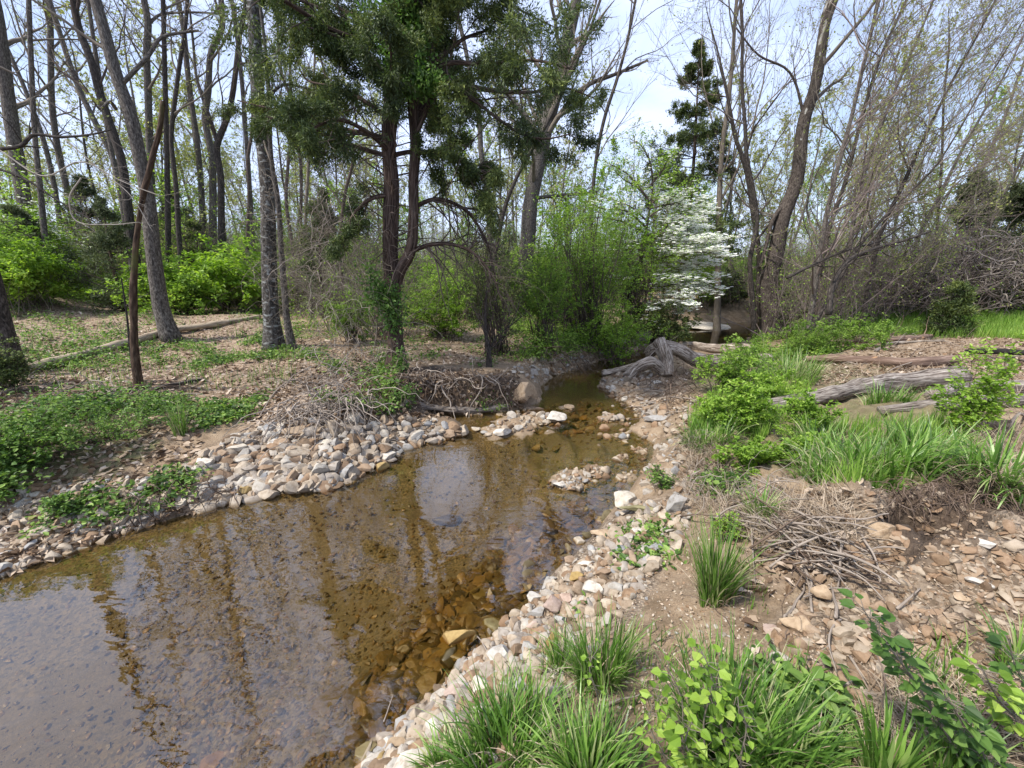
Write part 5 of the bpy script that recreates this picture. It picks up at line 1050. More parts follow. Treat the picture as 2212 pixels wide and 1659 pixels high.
LIMB = [[(848,230),(917,150),(963,113),(1003,83),(1053,63),(1087,20)], [(850,120),(880,60),(917,27),(960,10),(1010,-30)], [(893,260),(940,200),(997,187),(1060,195),(1140,200),(1220,190),(1290,215)], [(893,300),(960,190),(1020,215),(1080,260),(1130,290),(1180,300),(1230,290)],
        [(895,200),(960,140),(1050,140),(1150,130),(1240,150)], [(850,60),(930,-20),(1040,-20),(1140,30),(1200,60)], [(845,260),(790,220),(730,190),(660,170),(640,130)], [(846,180),(790,120),(730,80),(670,60)], [(848,110),(790,50),(720,10),(650,-20)],
        [(843,330),(800,290),(740,260),(690,270),(650,300)], [(850,-50),(780,-90),(700,-110),(640,-90)], [(850,-60),(960,-120),(1080,-130),(1180,-80)], [(850,-180),(760,-240),(690,-260)], [(850,-200),(960,-270),(1060,-300)], [(895,330),(960,330),(1020,360),(1060,420),(1080,480)],
        [(885,545),(923,530),(970,527),(1020,545),(1060,590),(1085,650)], [(890,450),(940,430),(1000,450),(1050,520),(1070,600)], [(846,420),(800,430),(760,470),(740,540)], [(850,-330),(800,-420),(770,-470)], [(852,-340),(920,-440),(960,-480)]]
LP = []; 
for k, l_ in enumerate(LIMB):
    dy = [.6, -.5, .9, -.6, -1.2, 1.4, .5, -.7, 1.2, -1.1, .3, -.4, 1, -1, -.4, -.35, .3, -.4, .3, -.3][k]
    LP.append(smooth_line([C_(u, v, dy * i / (len(l_) - 1) * 1.3) for i, (u, v) in enumerate(l_)], 24))
for k in range(26):                                           # limbs toward and away from the viewer too
    z = r.uniform(3.4, 9.5); i = np.argmin(abs(T1[:, 2] - z)); a = r.uniform(0, 6.28); ln = r.uniform(1.3, 2.6) * (1.15 - (z - 3) / 9); q = [T1[i]]; d = np.array([math.cos(a), math.sin(a), .15])
    for s_ in range(6): d = norm(d + r.normal(0, .12, 3) + np.array([0, 0, -.02])); q.append(q[-1] + d * ln / 6)
    LP.append(smooth_line(q, 24))
LPa = np.stack(LP); LRa = np.stack([np.linspace(.05 if k < 3 else .034, .008, 24) for k in range(len(LP))])
mb = MB(); tubes(mb, LPa, LRa, 8, False, None, .08, 7); mb.build('limb', M['bark_cedar'], tC)
B1, BR1 = grow(LPa, LRa, 13, (.12, 1), .34, .8, .0, 8, .5, .14, r, .004); B2, BR2 = grow(B1, BR1, 7, (.15, 1), .45, .7, -.15, 5, .55, .18, r, .0025)
mb = MB(); tubes(mb, B1, BR1, 5); tubes(mb, B2, BR2, 3); mb.build('twigs', M['twig_dark'], tC)
dead = np.zeros(len(LIMB) + 26, bool); dead[[15, 16]] = True
d2 = np.repeat(np.repeat(dead, 13), 7); B3, BR3 = grow(B2[~d2], BR2[~d2], 4, (.2, 1), .5, .6, -.2, 4, .6, .18, r, .0015); mb = MB(); tubes(mb, B3, BR3, 3); mb.build('fine_twigs', M['twig_dark'], tC)
mq = B3[:, 2]; uu, vv_ = proj(mq); n1 = vnoise(mq * 1.1, 77) + .5 * vnoise(mq * 2.7, 78); kp = np.where((n1 + .35 * vnoise(mq * 6, 79) > -.6) & ((vv_ < 430) | (r.random(len(mq)) < .55)))[0]
mb = MB(); cedar_foliage(mb, B3, 430000, .034, .055, r, keep=kp); mb.build('foliage', M['cedar'], tC, smooth=False)
# hanging dead branches under the arching limb
mb = MB(); Q, R2 = grow(LPa[[14, 15, 16]], LRa[[14, 15, 16]], 26, (.1, 1), .75, 1.0, -.5, 10, .4, .14, r, .004); tubes(mb, Q, R2, 5); Q3, R3 = grow(Q, R2, 6, (.1, 1), .35, .6, -.3, 5, .5, .2, r, .002); tubes(mb, Q3, R3, 3)
Q, R2 = grow(T1[None, 18:50], R1[None, 18:50], 60, (0, 1), .35, 1.2, -.25, 9, .12, .16, r, .005); tubes(mb, Q, R2, 4); Q3, R3 = grow(Q, R2, 5, (.2, 1), .35, .6, -.2, 5, .5, .2, r, .002); tubes(mb, Q3, R3, 3)
mb.build('dead_branches', M['twig_dark'], tC)
# vine leaves up the trunk: a vine is a plant of its own
def vine(lab, spots, n, lsz, seed, stem_pts):
    r = np.random.default_rng(seed); t = thing('vine', lab, 'vine', stem_pts[0]); mb = MB()
    L = smooth_line(stem_pts, 50); L = L + .02 * np.stack([np.sin(np.arange(50) * .7), np.cos(np.arange(50) * .7) - 1, np.zeros(50)], -1)
    tubes(mb, L, np.linspace(.014, .006, 50), 6); Q, R2 = grow(L[None], np.full((1, 50), .01), 40, (0, 1), .22, 1.0, -.1, 10, .5, .25, r, .0025); tubes(mb, Q, R2, 4); mb.build('stem', M['root'], t)
    C = []
    for c, s_, w in spots: k = int(n * w); C.append(c + r.normal(0, 1, (k, 3)) * s_)
    C = np.concatenate(C); m = len(C); mb = MB(); Ls = lsz * r.uniform(.6, 1.3, m); leaves(mb, C, norm(rand_dir(m, r) + np.array([0, 0, -.4])), norm(np.array([0, -.6, .6]) + .6 * r.standard_normal((m, 3))), Ls, Ls * .6, np.clip(r.normal(.55, .25, m), 0, 1), .12, .15)
    mb.build('leaves', M['vine'], t, smooth=False)
vine('green leafy vine climbing the upper trunk of the big cedar', [(C_(850,-20,-.3), (.16,.12,.22), .12), (C_(870,40,-.35), (.16,.12,.2), .16), (C_(885,90,-.4), (.13,.1,.16), .16), (C_(855,130,-.4), (.12,.1,.12), .12), (C_(900,170,-.4), (.16,.1,.07), .14), (C_(930,185,-.4), (.12,.1,.06), .08), (C_(870,180,-.4), (.14,.1,.08), .1), (C_(800,60,-.3), (.1,.1,.2), .07), (C_(840,-120,-.3), (.2,.2,.3), .05)], 5200, .05, 421,
     [C_(845,420,-.13), C_(852,300,-.16), C_(862,190,-.2), C_(870,90,-.25), C_(858,0,-.25), C_(850,-120,-.2)])
vine('green vine leaves clustered low on the big cedar trunk', [(C_(828,640,-.2), (.13,.08,.13), .5), (C_(850,690,-.2), (.1,.08,.12), .2), (C_(862,780,-.3), (.06,.06,.1), .1), (C_(878,850,-.5), (.07,.06,.08), .12), (C_(800,590,-.2), (.08,.08,.12), .08)], 2000, .048, 422,
     [base + np.array([.05, -.2, 0]), C_(845,740,-.2), C_(838,680,-.18), C_(832,620,-.15), C_(836,540,-.14)])
tangle('vine_tangle','pale curling vines and roots hanging left of the cedar trunk','vines',[(C_(720,820,-.6),(.22,.15,.18)),(C_(780,760,-.2),(.25,.2,.35)),(C_(740,640,.1),(.25,.25,.45)),(C_(760,500,.2),(.2,.25,.4)),(C_(700,880,-.9),(.2,.1,.08))],190,1.7,.0065,'stick',431,grav=-.12,wob=.3,M_=18)
tangle('vine_tangle','fine brown vine stems massed between the oak and the cedar','vines',[(C_(700,560,.6),(.35,.4,.5)),(C_(760,600,.4),(.3,.4,.6)),(C_(680,420,.6),(.4,.4,.6)),(C_(800,480,.5),(.3,.3,.5))],520,1.5,.005,'twig',432,grav=-.04,wob=.28,M_=16)
tangle('root_tangle','dark roots dangling over the undercut bank below the cedar','roots',[(G(880,840,.12),(.16,.1,.12)),(G(960,850,.1),(.2,.1,.1)),(G(1040,858,.08),(.18,.1,.08)),(G(990,815,.04),(.3,.1,.05)),(G(810,865,.1),(.25,.1,.1)),(G(1110,855,.04),(.12,.08,.05))],420,.42,.006,'root',433,grav=-.3,wob=.45,M_=12,out=(0,-.4,0),kind='stuff')
tangle('root_tangle','crooked grey roots poking from the undercut bank','roots',[(G(900,820,.1),(.25,.08,.06)),(G(1030,830,.08),(.25,.08,.06)),(G(960,845,.1),(.25,.08,.06))],46,.7,.014,'stick',442,grav=-.08,wob=.3,M_=12,out=(0,-.3,0))
tangle('root_tangle','thick pale roots sprawling at the upper end of the gravel bar','roots',[(G(700,890,.12),(.15,.1,.06)),(G(640,905,.1),(.15,.08,.05)),(G(760,880,.15),(.15,.1,.08))],170,1.0,.010,'stick',434,grav=-.15,wob=.3,M_=14,out=(.2,-.3,0))
tangle('root_tangle','dark twiggy debris along the drift line behind the left bank plants','twigs',[(G(60,870,.04),(.4,.15,.04)),(G(180,865,.04),(.4,.15,.04)),(G(300,860,.04),(.3,.15,.03)),(G(100,910,.04),(.4,.15,.04))],260,.5,.005,'root',444,grav=-.2,wob=.3,M_=9,kind='stuff')
tangle('root_tangle','brown roots and twigs at the lower left waterline','roots',[(G(350,1080,.06),(.12,.08,.04)),(G(420,1065,.06),(.12,.06,.04)),(G(300,1105,.05),(.1,.06,.03)),(G(480,1070,.05),(.06,.05,.03))],130,.4,.006,'root',435,grav=-.2,wob=.35,M_=10,out=(0,-.3,0),kind='stuff')
tangle('root_tangle','fine roots hanging out of the eroded gravel hollow','roots',[(G(1990,1075,.03),(.12,.06,.04)),(G(2080,1080,.03),(.12,.06,.04)),(G(2130,1090,.03),(.08,.06,.04))],260,.3,.004,'root',436,grav=-.3,wob=.35,M_=10,out=(0,-.5,0))
tangle('root_tangle','thin roots and stems strewn over the gravel mound','roots',[(G(1900,1200,.02),(.3,.25,.03)),(G(2050,1250,.02),(.3,.3,.03)),(G(1800,1350,.02),(.25,.25,.03)),(G(2100,1400,.02),(.25,.2,.03)),(G(1750,1500,.02),(.2,.2,.03))],110,.35,.0032,'root',443,grav=-.25,wob=.3,M_=10,kind='stuff')
tangle('root_tangle','dead grassy roots fraying down the sandy bank under the bushes','roots',[(G(1500,970,.05),(.1,.08,.05)),(G(1530,1030,.04),(.12,.08,.05)),(G(1600,1060,.04),(.15,.08,.04)),(G(1700,1080,.04),(.18,.08,.03))],260,.4,.003,'stick',437,grav=-.25,wob=.3,M_=10,out=(-.3,-.4,0),kind='stuff')
tangle('root_tangle','brown debris of roots heaped on the driftwood beach','roots',[(G(1470,860,.08),(.2,.15,.06)),(G(1430,830,.08),(.2,.15,.06)),(G(1500,820,.06),(.2,.2,.05))],170,.6,.007,'root',438,grav=-.2,wob=.35,M_=10)
tangle('root_tangle','tangled roots and twigs at the far pool edge','roots',[(G(1240,790,.1),(.35,.15,.08)),(G(1340,765,.1),(.35,.15,.08)),(G(1180,770,.12),(.3,.2,.08))],200,1.0,.008,'root',439,grav=-.12,wob=.3,M_=12)
def PG(u, v, Y, dz=0):
    c = P(u, v, Y); return c
tangle('root_heap','heap of grey upturned roots and driftwood at the far right','root heap',[(PG(1990,600,12.5),(.6,.5,.3)),(PG(2070,590,12.5),(.8,.5,.35)),(PG(2160,600,12),(.8,.5,.3)),(PG(2110,560,12.5),(.7,.5,.25)),(PG(2220,610,11),(.6,.5,.3))],620,1.6,.03,'drift',440,grav=-.03,wob=.38,M_=12)
tangle('root_heap','dark matted roots at the base of the grey root heap','root heap',[(PG(1960,610,12.8),(.5,.4,.25)),(PG(2040,610,12.8),(.9,.4,.3)),(PG(2120,620,12.3),(.9,.4,.3))],700,.9,.014,'root',441,grav=-.1,wob=.45,M_=10)

# small dark sapling on the sandy point
t = tree('sapling','small dark crooked sapling on the sandy point right of the cedar',[(1062,590),(1052,630),(1048,680),(1050,720),(1055,755),(1057,792)],None,10,3,'bark_dark',341,limbs=9,sub=5,fine=4,lf=.5,up=.5,start=.15,stop=True,twig='twig_dark',rmin=.0022,extra=[([(1057,757),(1075,725),(1105,702),(1130,680)],5,2,0),([(1058,760),(1080,735),(1110,690),(1125,640)],4,2,.2)],buds=260,bud='shrub',budsz=.03)
# honeysuckle thicket and dogwood behind
bush_px('shrub','tall bright green leafy shrub between the cedar and the dogwood','shrub',1270,730,210,330,260,50,.05,'shrub',351,dy=.7,Y=9.6)
bush_px('shrub','yellow-green shrub crown rising behind the tall bright shrub','shrub',1220,700,230,330,260,50,.05,'shrub_lime',349,dy=.7,Y=11)
bush_px('shrub','low green shrub hanging toward the pool','shrub',1330,745,170,150,140,50,.045,'shrub_lime',350,dy=.7,Y=9.0)
bush_px('shrub','vine-covered green shrub right of the drooping cedar boughs','shrub',1175,750,130,260,150,50,.045,'shrub',352,Y=8.4)
bush_px('shrub','pale yellow-green shrub behind the far rock outcrop','shrub',1370,700,170,330,170,50,.055,'shrub_lime',353,clsz=.11,stems=20,Y=11.5)
bush_px('cedar_sapling','drooping dark cedar bough mass right of the cedar trunk','shrub',1075,700,150,330,170,60,.035,'cedar',354,clsz=.10,stems=20,Y=8.0)
bush_px('cedar_sapling','dark low cedar sprigs under the dogwood','shrub',1420,720,150,110,160,60,.06,'cedar',355,clsz=.12,Y=11)
bush_px('shrub','green undergrowth shrub seen below the arching cedar limb','shrub',960,690,150,150,160,50,.05,'shrub_lime',356,clsz=.12,Y=9.5)
bush_px('shrub','leafy shrub left of the cedar foot among the vines','shrub',760,740,120,150,120,50,.04,'shrub',357,clsz=.13,Y=8.2)
# dogwood with layered white blossom
YDg = 11.5
tD = thing('dogwood_tree', 'white flowering dogwood arching over the far creek', 'tree', np.array([*P(1395, 700, YDg)[:2], hq(*P(1395, 700, YDg)[:2])])); r = np.random.default_rng(360); bD = np.array(tD.location)
def D_(u, v, dy=0): return P(u - 40, v, YDg + dy)
DT = smooth_line([bD - np.array([0, 0, .1]), D_(1400,640), D_(1425,560), D_(1440,470), D_(1450,400), D_(1440,330)], 30); mb = MB(); DR = np.linspace(.07, .015, 30); tubes(mb, DT, DR, 12, True, None, .08, 2); mb.build('trunk', M['bark_dark'], tD)
LAY = [[(1425,560),(1480,530),(1530,520),(1580,515)], [(1415,600),(1470,590),(1520,575),(1570,570)], [(1410,630),(1470,620),(1520,610),(1560,620)], [(1430,520),(1480,490),(1520,470),(1560,470)], [(1440,470),(1480,440),(1500,420),(1530,400)], [(1440,430),(1410,400),(1390,390),(1370,370)],
       [(1430,500),(1390,480),(1350,470),(1320,450)], [(1445,400),(1470,370),(1480,350),(1490,330)], [(1425,540),(1380,530),(1350,530)], [(1450,380),(1440,340),(1420,310),(1400,300)], [(1440,450),(1465,415),(1470,390)], [(1410,610),(1450,640),(1490,655),(1510,665)],[(1440,480),(1400,445),(1360,430)],[(1430,510),(1500,500),(1560,490)],[(1420,580),(1480,555),(1540,545),(1600,550)],[(1415,620),(1480,600),(1540,600),(1585,625)],[(1430,540),(1500,535),(1550,530),(1590,520)],[(1400,640),(1440,660),(1500,640),(1540,650)],[(1435,490),(1390,455),(1340,450),(1300,430)],[(1425,550),(1380,560),(1335,555)],[(1440,430),(1400,380),(1350,350)],[(1445,450),(1500,440),(1560,450)],[(1420,590),(1380,600),(1350,610)]]
DL = np.stack([smooth_line([D_(u, v, [-.8, .5, -.3, .8, -.6, .3, .6, -.4, -.9, .4, .9, -.5, -.2, .2, -1.0, -.6, .6, -.9, -.5, .5, .3, -.8, -.6][k] * i / 3) for i, (u, v) in enumerate(l_)], 14) for k, l_ in enumerate(LAY)]); DLR = np.tile(np.linspace(.03, .006, 14), (len(LAY), 1))
mb = MB(); tubes(mb, DL, DLR, 6); Q, R2 = grow(DL, DLR, 16, (.1, 1), .4, .7, .0, 6, .5, .08, r, .004, flat=.9); tubes(mb, Q, R2, 4); Q3, R3 = grow(Q, R2, 6, (.2, 1), .5, .6, .03, 4, .6, .1, r, .003, flat=.85); tubes(mb, Q3, R3, 3); mb.build('limb', M['twig_dark'], tD)
tips = np.concatenate([Q3[:, -1], Q3[:, 2], Q[:, -1]]); uu, vv_ = proj(tips)
wgt = np.clip(.02 + sst(uu, 1320, 1450) * (.05 + .95 * sst(vv_, 380, 520)) + .06 * sst(vv_, 420, 560), .05, 1)
def dog_bloom(mb, k, r):
    p = wgt / wgt.sum(); i = r.choice(len(tips), k, p=p); C = tips[i] + r.normal(0, 1, (k, 3)) * np.array([.10, .10, .015])
    for b_ in range(4):
        a = b_ * math.pi / 2 + r.random(k) * 1.5 * 0 + .4; D = np.stack([np.cos(a) * np.ones(k), np.sin(a) * np.ones(k), np.full(k, .12)], -1) + r.normal(0, .12, (k, 3)); leaves(mb, C, D, np.array([[0, -.15, 1.0]]) + .2 * r.standard_normal((k, 3)), .058, .05, np.full(k, .6) + .3 * r.random(k), .1, 0)
mb = MB(); dog_bloom(mb, 6000, r); mb.build('blossoms', M['petal'], tD, smooth=False)
mb = MB(); k = 12000; i = r.integers(0, len(tips), k); C = tips[i] + r.normal(0, .06, (k, 3)); L_ = .05 * r.uniform(.6, 1.2, k); leaves(mb, C, rand_dir(k, r, .4), norm(np.array([0, 0, 1.0]) + .5 * r.standard_normal((k, 3))), L_, L_ * .55, r.random(k)); mb.build('leaves', M['shrub_lime'], tD, smooth=False)
tBl = bush_px('flowering_shrub','pale-blossomed green shrub standing behind the left-edge trunk','shrub',95,560,170,230,260,50,.06,'shrub_lime',361,Y=12.5,flowers=(900,.05,0))

# second, narrow cedar
def conifer(name, lab, u, v, Y, hgt, rad_, seed, mat='cedar', nb=46, nf=42000, group=None, base_=None, start=.12, L=.09, pyr=.9, flat=0.):
    r = np.random.default_rng(seed)
    c = P(u, v, Y) if base_ is None else np.array(base_, float)
    c[2] = hq(c[0], c[1]) if base_ is None else c[2]
    t = thing(name, lab, 'tree', c, group); T = smooth_line([c - np.array([0, 0, .1]), c + np.array([r.normal(0, .1), r.normal(0, .1), hgt * .5]), c + np.array([r.normal(0, .15), 0, hgt])], 30); R_ = np.linspace(.035 * hgt ** .7 * .8, .008, 30)
    mb = MB(); tubes(mb, T, R_, 8); mb.build('trunk', M['bark_cedar'], t)
    h_ = start + (1 - start) * np.sort(r.random(nb)) ** .9; P_ = []
    for x in h_:
        i = min(int(x * 29), 28); a = r.uniform(0, 6.28); ln = rad_ * (1 - x) ** pyr * r.uniform(.6, 1.15) + .12; q = [T[i]]; d = np.array([math.cos(a), math.sin(a), .1])
        for s_ in range(5): d = norm(d + r.normal(0, .1, 3) + np.array([0, 0, .05])); q.append(q[-1] + d * ln / 5)
        P_.append(smooth_line(q, 8))
    P_ = np.stack(P_); Rr = np.tile(np.linspace(.018, .005, 8), (nb, 1)); mb = MB(); tubes(mb, P_, Rr, 4); Q, R2 = grow(P_, Rr, 9, (.1, 1), .5, .8, .05 * (1 - flat), 5, .5, .15 * (1 - flat * .6), r, .003, flat=flat); tubes(mb, Q, R2, 3); Q3, R3 = grow(Q, R2, 4, (.2, 1), .6, .7, .0, 4, .5, .15 * (1 - flat * .6), r, .002, flat=flat); mb.build('limb', M['twig_dark'], t)
    mb = MB(); kp = np.where(vnoise(Q3[:, 1] * 4.5, seed) > -.3)[0]; cedar_foliage(mb, Q3, int(nf * .9), (.03 + .012 * rad_) * (1 - .6 * flat), L * .9, r, 0.05, .28, keep=kp); mb.build('foliage', M[mat], t, smooth=False)
    return t
conifer('cedar_tree', 'narrow dark cedar rising behind the dogwood', 1462, 640, 15, 8.6, 3.3, 371, nb=80, nf=80000, start=.2, L=.10, pyr=.95, flat=.8)
conifer('cedar_sapling', 'small dark cedar sapling in the clearing before the root heap', 2065, 640, 10.5, 1.3, .55, 372, nb=34, nf=9000, start=.05)
conifer('cedar_tree', 'dark cedar filling the right edge beyond the root heap', 2215, 560, 13, 4.6, 2.2, 373, nb=70, nf=60000, start=.05, mat='cedar_bg', L=.11)
conifer('cedar_tree', 'hazy olive cedar right of the mauve thicket', 2060, 560, 17, 4.8, 2.0, 374, nb=60, nf=45000, start=.08, mat='cedar_bg', L=.12)
conifer('cedar_sapling', 'small cedar at the left edge of the clearing thicket', 1960, 590, 13, 1.6, .8, 375, nb=40, nf=12000, start=.05)
conifer('cedar_sapling', 'feathery young cedar in the left undergrowth under the big leaning tree', 250, 600, 11, 2.8, 1.1, 376, nb=40, nf=15000, start=.05, mat='cedar_bg')
conifer('cedar_sapling', 'bushy young cedar at the far left below the blossom tree', 60, 580, 11.5, 2.2, 1.2, 377, nb=40, nf=15000, start=.05, mat='cedar_bg')
conifer('cedar_sapling', 'young cedar in the left woods below the S-curved tree', 430, 560, 14, 2.6, 1.0, 378, nb=40, nf=20000, start=.05)
conifer('cedar_sapling', 'cedar sapling with sparse sprays right of the oak', 690, 600, 11, 3.2, .9, 379, nb=40, nf=14000, start=.1)
conifer('cedar_tree', 'olive cedar in the woods behind the snag', 200, 520, 17, 4.6, 1.6, 380, nb=50, nf=20000, start=.1, mat='cedar_bg', L=.12)
conifer('cedar_tree', 'tufted cedar filling the gap left of the oak trunk', 390, 520, 18, 4.0, 1.5, 381, nb=60, nf=30000, start=.1, mat='cedar_bg', L=.12)
# bright shrubs of the left slope
bush_px('shrub','bright green shrub mass at the left edge behind the leaf litter','shrub',40,655,210,170,300,60,.06,'shrub',382,clsz=.11)
bush_px('shrub','bright green shrub between the left-edge mass and the snag','shrub',190,640,200,140,260,60,.055,'shrub',383,clsz=.11)
bush_px('shrub','mid-green shrub right behind the snag','shrub',430,620,200,110,200,55,.055,'shrub',384,clsz=.12)
bush_px('shrub','fresh green shrub left of the lichen-banded oak','shrub',520,600,160,120,200,50,.055,'shrub_lime',385,clsz=.12)
bush_px('shrub','loose green shrub on the slope right of the oak','shrub',680,630,140,160,160,50,.05,'shrub',386,clsz=.13)
# centre background trees
tree('tree','stout forked grey tree beyond the green shrub',[(1200,200),(1174,300),(1160,367),(1147,433),(1140,520)],16,34,30,'bark',342,limbs=22,start=.3,lf=.4,ang=.8,buds=700,extra=[([(1172,310),(1150,270),(1120,230),(1080,180),(1050,100)],14,7,1),([(1176,300),(1215,240),(1260,190),(1330,160),(1400,130)],14,5,-1),([(1145,430),(1180,425),(1230,420),(1290,415)],10,5,.5)])
tree('tree','thin dark tree leaning right before the stout forked tree',[(1180,270),(1157,310),(1113,390),(1090,450),(1075,520)],13,12,7,'bark_dark',343,buds=200,limbs=10)
tree('tree','slim tree just left of the stout forked tree',[(1020,180),(1035,260),(1040,340),(1055,420),(1060,520)],15,14,10,'bark',344,buds=400,bud='shrub_lime')
tree('tree','thin tree whose boughs sweep over the gap left of the narrow cedar',[(1330,180),(1310,240),(1290,330),(1280,420),(1275,520)],15,10,7,'bark_dark',345,buds=400,limbs=16,lf=.5,lean=(.3,0,0))
tree('tree','bare tree with fanning upright branches right of the narrow cedar',[(1592,-5),(1582,133),(1572,233),(1562,300),(1555,400),(1552,560)],14,16,7,'twig',346,limbs=26,start=.22,lf=.5,ang=.5,up=.7,sub=8,buds=2500,twig='twig')
tree('tree','mottled brown and white sycamore leaning right above the creek',[(1797,-5),(1795,0),(1775,100),(1762,183),(1735,267),(1728,333),(1718,400),(1692,467),(1675,550),(1662,600),(1660,667),(1668,728)],None,42,21,'bark_sycamore',347,limbs=16,start=.42,lf=.33,buds=800,flare=.8,rough=.1,extra=[([(1715,420),(1672,470),(1655,530),(1640,580)],12,8,-.1),([(1740,260),(1700,150),(1640,120),(1590,60)],6,3,.3),([(1700,440),(1650,500),(1620,540)],9,4,.3)])
tree('tree','slim dark trunk pressed against the left of the sycamore',[(1590,300),(1610,360),(1625,450),(1640,560),(1640,640),(1655,720)],None,14,9,'bark_dark',348,limbs=14,start=.3,buds=500,twig='twig_dark')
tree('tree','thin crooked tree between the dogwood and the sycamore',[(1610,280),(1612,330),(1625,400),(1636,480),(1620,560),(1625,640)],12,12,8,'bark_dark',349,buds=500,limbs=16)
RW = [('tall thin tree right of the sycamore',[(1900,-5),(1870,120),(1840,250),(1800,400),(1775,520),(1760,620)],10.5,20,12),('smaller tree close behind the sycamore',[(1960,-5),(1900,130),(1860,260),(1830,380),(1790,500),(1770,600)],12,18,10),
      ('dark twin-stemmed tree in the middle of the right thicket',[(2000,40),(1940,180),(1900,280),(1860,400),(1840,500),(1825,600)],11.5,16,9),('leaning tree whose branches sweep to the top right corner',[(2120,60),(2060,170),(2000,290),(1950,400),(1900,510),(1880,610)],11,18,9),
      ('arching tree at the right side of the thicket',[(2160,180),(2120,250),(2070,340),(2030,420),(1990,500),(1960,580)],13,15,8),('low bent tree above the clearing',[(2060,300),(2020,360),(1960,420),(1900,480),(1850,540),(1815,600)],10,16,7),('far slim tree near the right edge',[(2260,200),(2230,290),(2190,380),(2150,460),(2120,540)],15,14,8),
      ('young bare tree rising from the mauve thicket',[(2050,100),(2040,200),(2035,330),(2030,420),(2020,540)],15,12,7)]
for k, (lab, pts, Y, w0, w1) in enumerate(RW):
    tree('tree', lab, pts, Y, w0 * .72, w1 * .62, 'bark_dark' if k % 2 else 'bark', 380 + k, limbs=30, start=.14, lf=.42, ang=.75, up=.3, sub=9, fine=10, buds=2400, wob=.2, lean=(.35, 0, .15), twig='twig' if k % 2 else 'twig_purple', top=9.5)
# dark arching limb low in the thicket
bough('dark arching limb low over the clearing',[(1790,680),(1800,610),(1830,565),(1880,540),(1950,520),(2010,500)],9,12,4,'bark_dark',391,14,dy=1,up=.2)
bough('second dark crooked limb crossing the thicket',[(1700,600),(1760,570),(1830,540),(1900,520),(1960,480)],9.6,7,3,'bark_dark',392,14,dy=1,up=.2)
def thicket(lab, u, v, Y, w, h_, seed, mat='twig_purple', n=70, leafn=1200, leaf='bud', group=None):
    r = np.random.default_rng(seed); c = P(u, v, Y); c[2] = hq(c[0], c[1]); t = thing('thicket', lab, 'thicket', c, group)
    b = c + np.stack([r.normal(0, w * .25, n), r.normal(0, w * .2, n), np.zeros(n)], -1); b[:, 2] = hq(b[:, 0], b[:, 1]) - .03; d = norm(np.stack([r.normal(0, .35, n), r.normal(0, .35, n), np.ones(n)], -1)); q = [b]; p = b
    ln = (h_ * r.uniform(.5, 1.1, n) / 9)[:, None]
    for i in range(9): d = norm(d + r.normal(0, .15, d.shape) + np.array([0, 0, .02])); p = p + d * ln; q.append(p)
    Pn = np.stack(q, 1); Rn = np.linspace(1, .3, 10)[None] * r.uniform(.006, .014, (n, 1)); mb = MB(); tubes(mb, Pn, Rn, 4); Q, R2 = grow(Pn, Rn, 9, (.15, 1), .4, .7, .1, 6, .5, .22, r, .003); tubes(mb, Q, R2, 3); Q3, R3 = grow(Q, R2, 6, (.1, 1), .45, .7, 0, 4, .6, .25, r, .0025); tubes(mb, Q3, R3, 3); mb.build('stems', M[mat], t)
    mb = MB(); k = r.integers(0, len(Q3), leafn); C = Q3[k, r.integers(1, 4, leafn)]; L_ = .05 * r.uniform(.5, 1.2, leafn); leaves(mb, C, rand_dir(leafn, r), rand_dir(leafn, r), L_, L_ * .6, r.random(leafn)); mb.build('leaves', M[leaf], t, smooth=False); return t
TH = [('mauve-brown brushy thicket right behind the sycamore',1770,600,11.5,2.4,3.2),('mauve-brown brushy thicket above the clearing grass',1880,590,12,2.6,3.2),('dense mauve thicket left of the root heap',1990,580,12.5,2.8,3.0),('brushy thicket behind the root heap',2100,580,13,3,3.0),
      ('thin brown brush behind the cedar and green shrub',1010,600,13,3,3.4),('thin brown brush right of the lichen-banded oak',690,600,12,2.4,3.2),('tangled brush at the foot of the vines',800,660,9.3,1.6,2.4)]
for k, (lab, u, v, Y, w, h_) in enumerate(TH): thicket(lab, u, v, Y, w, h_, 450 + k, mat='twig_purple' if k < 4 else 'twig', leafn=2500 if k < 4 else 1500, leaf='bud' if k % 2 else 'shrub_lime')

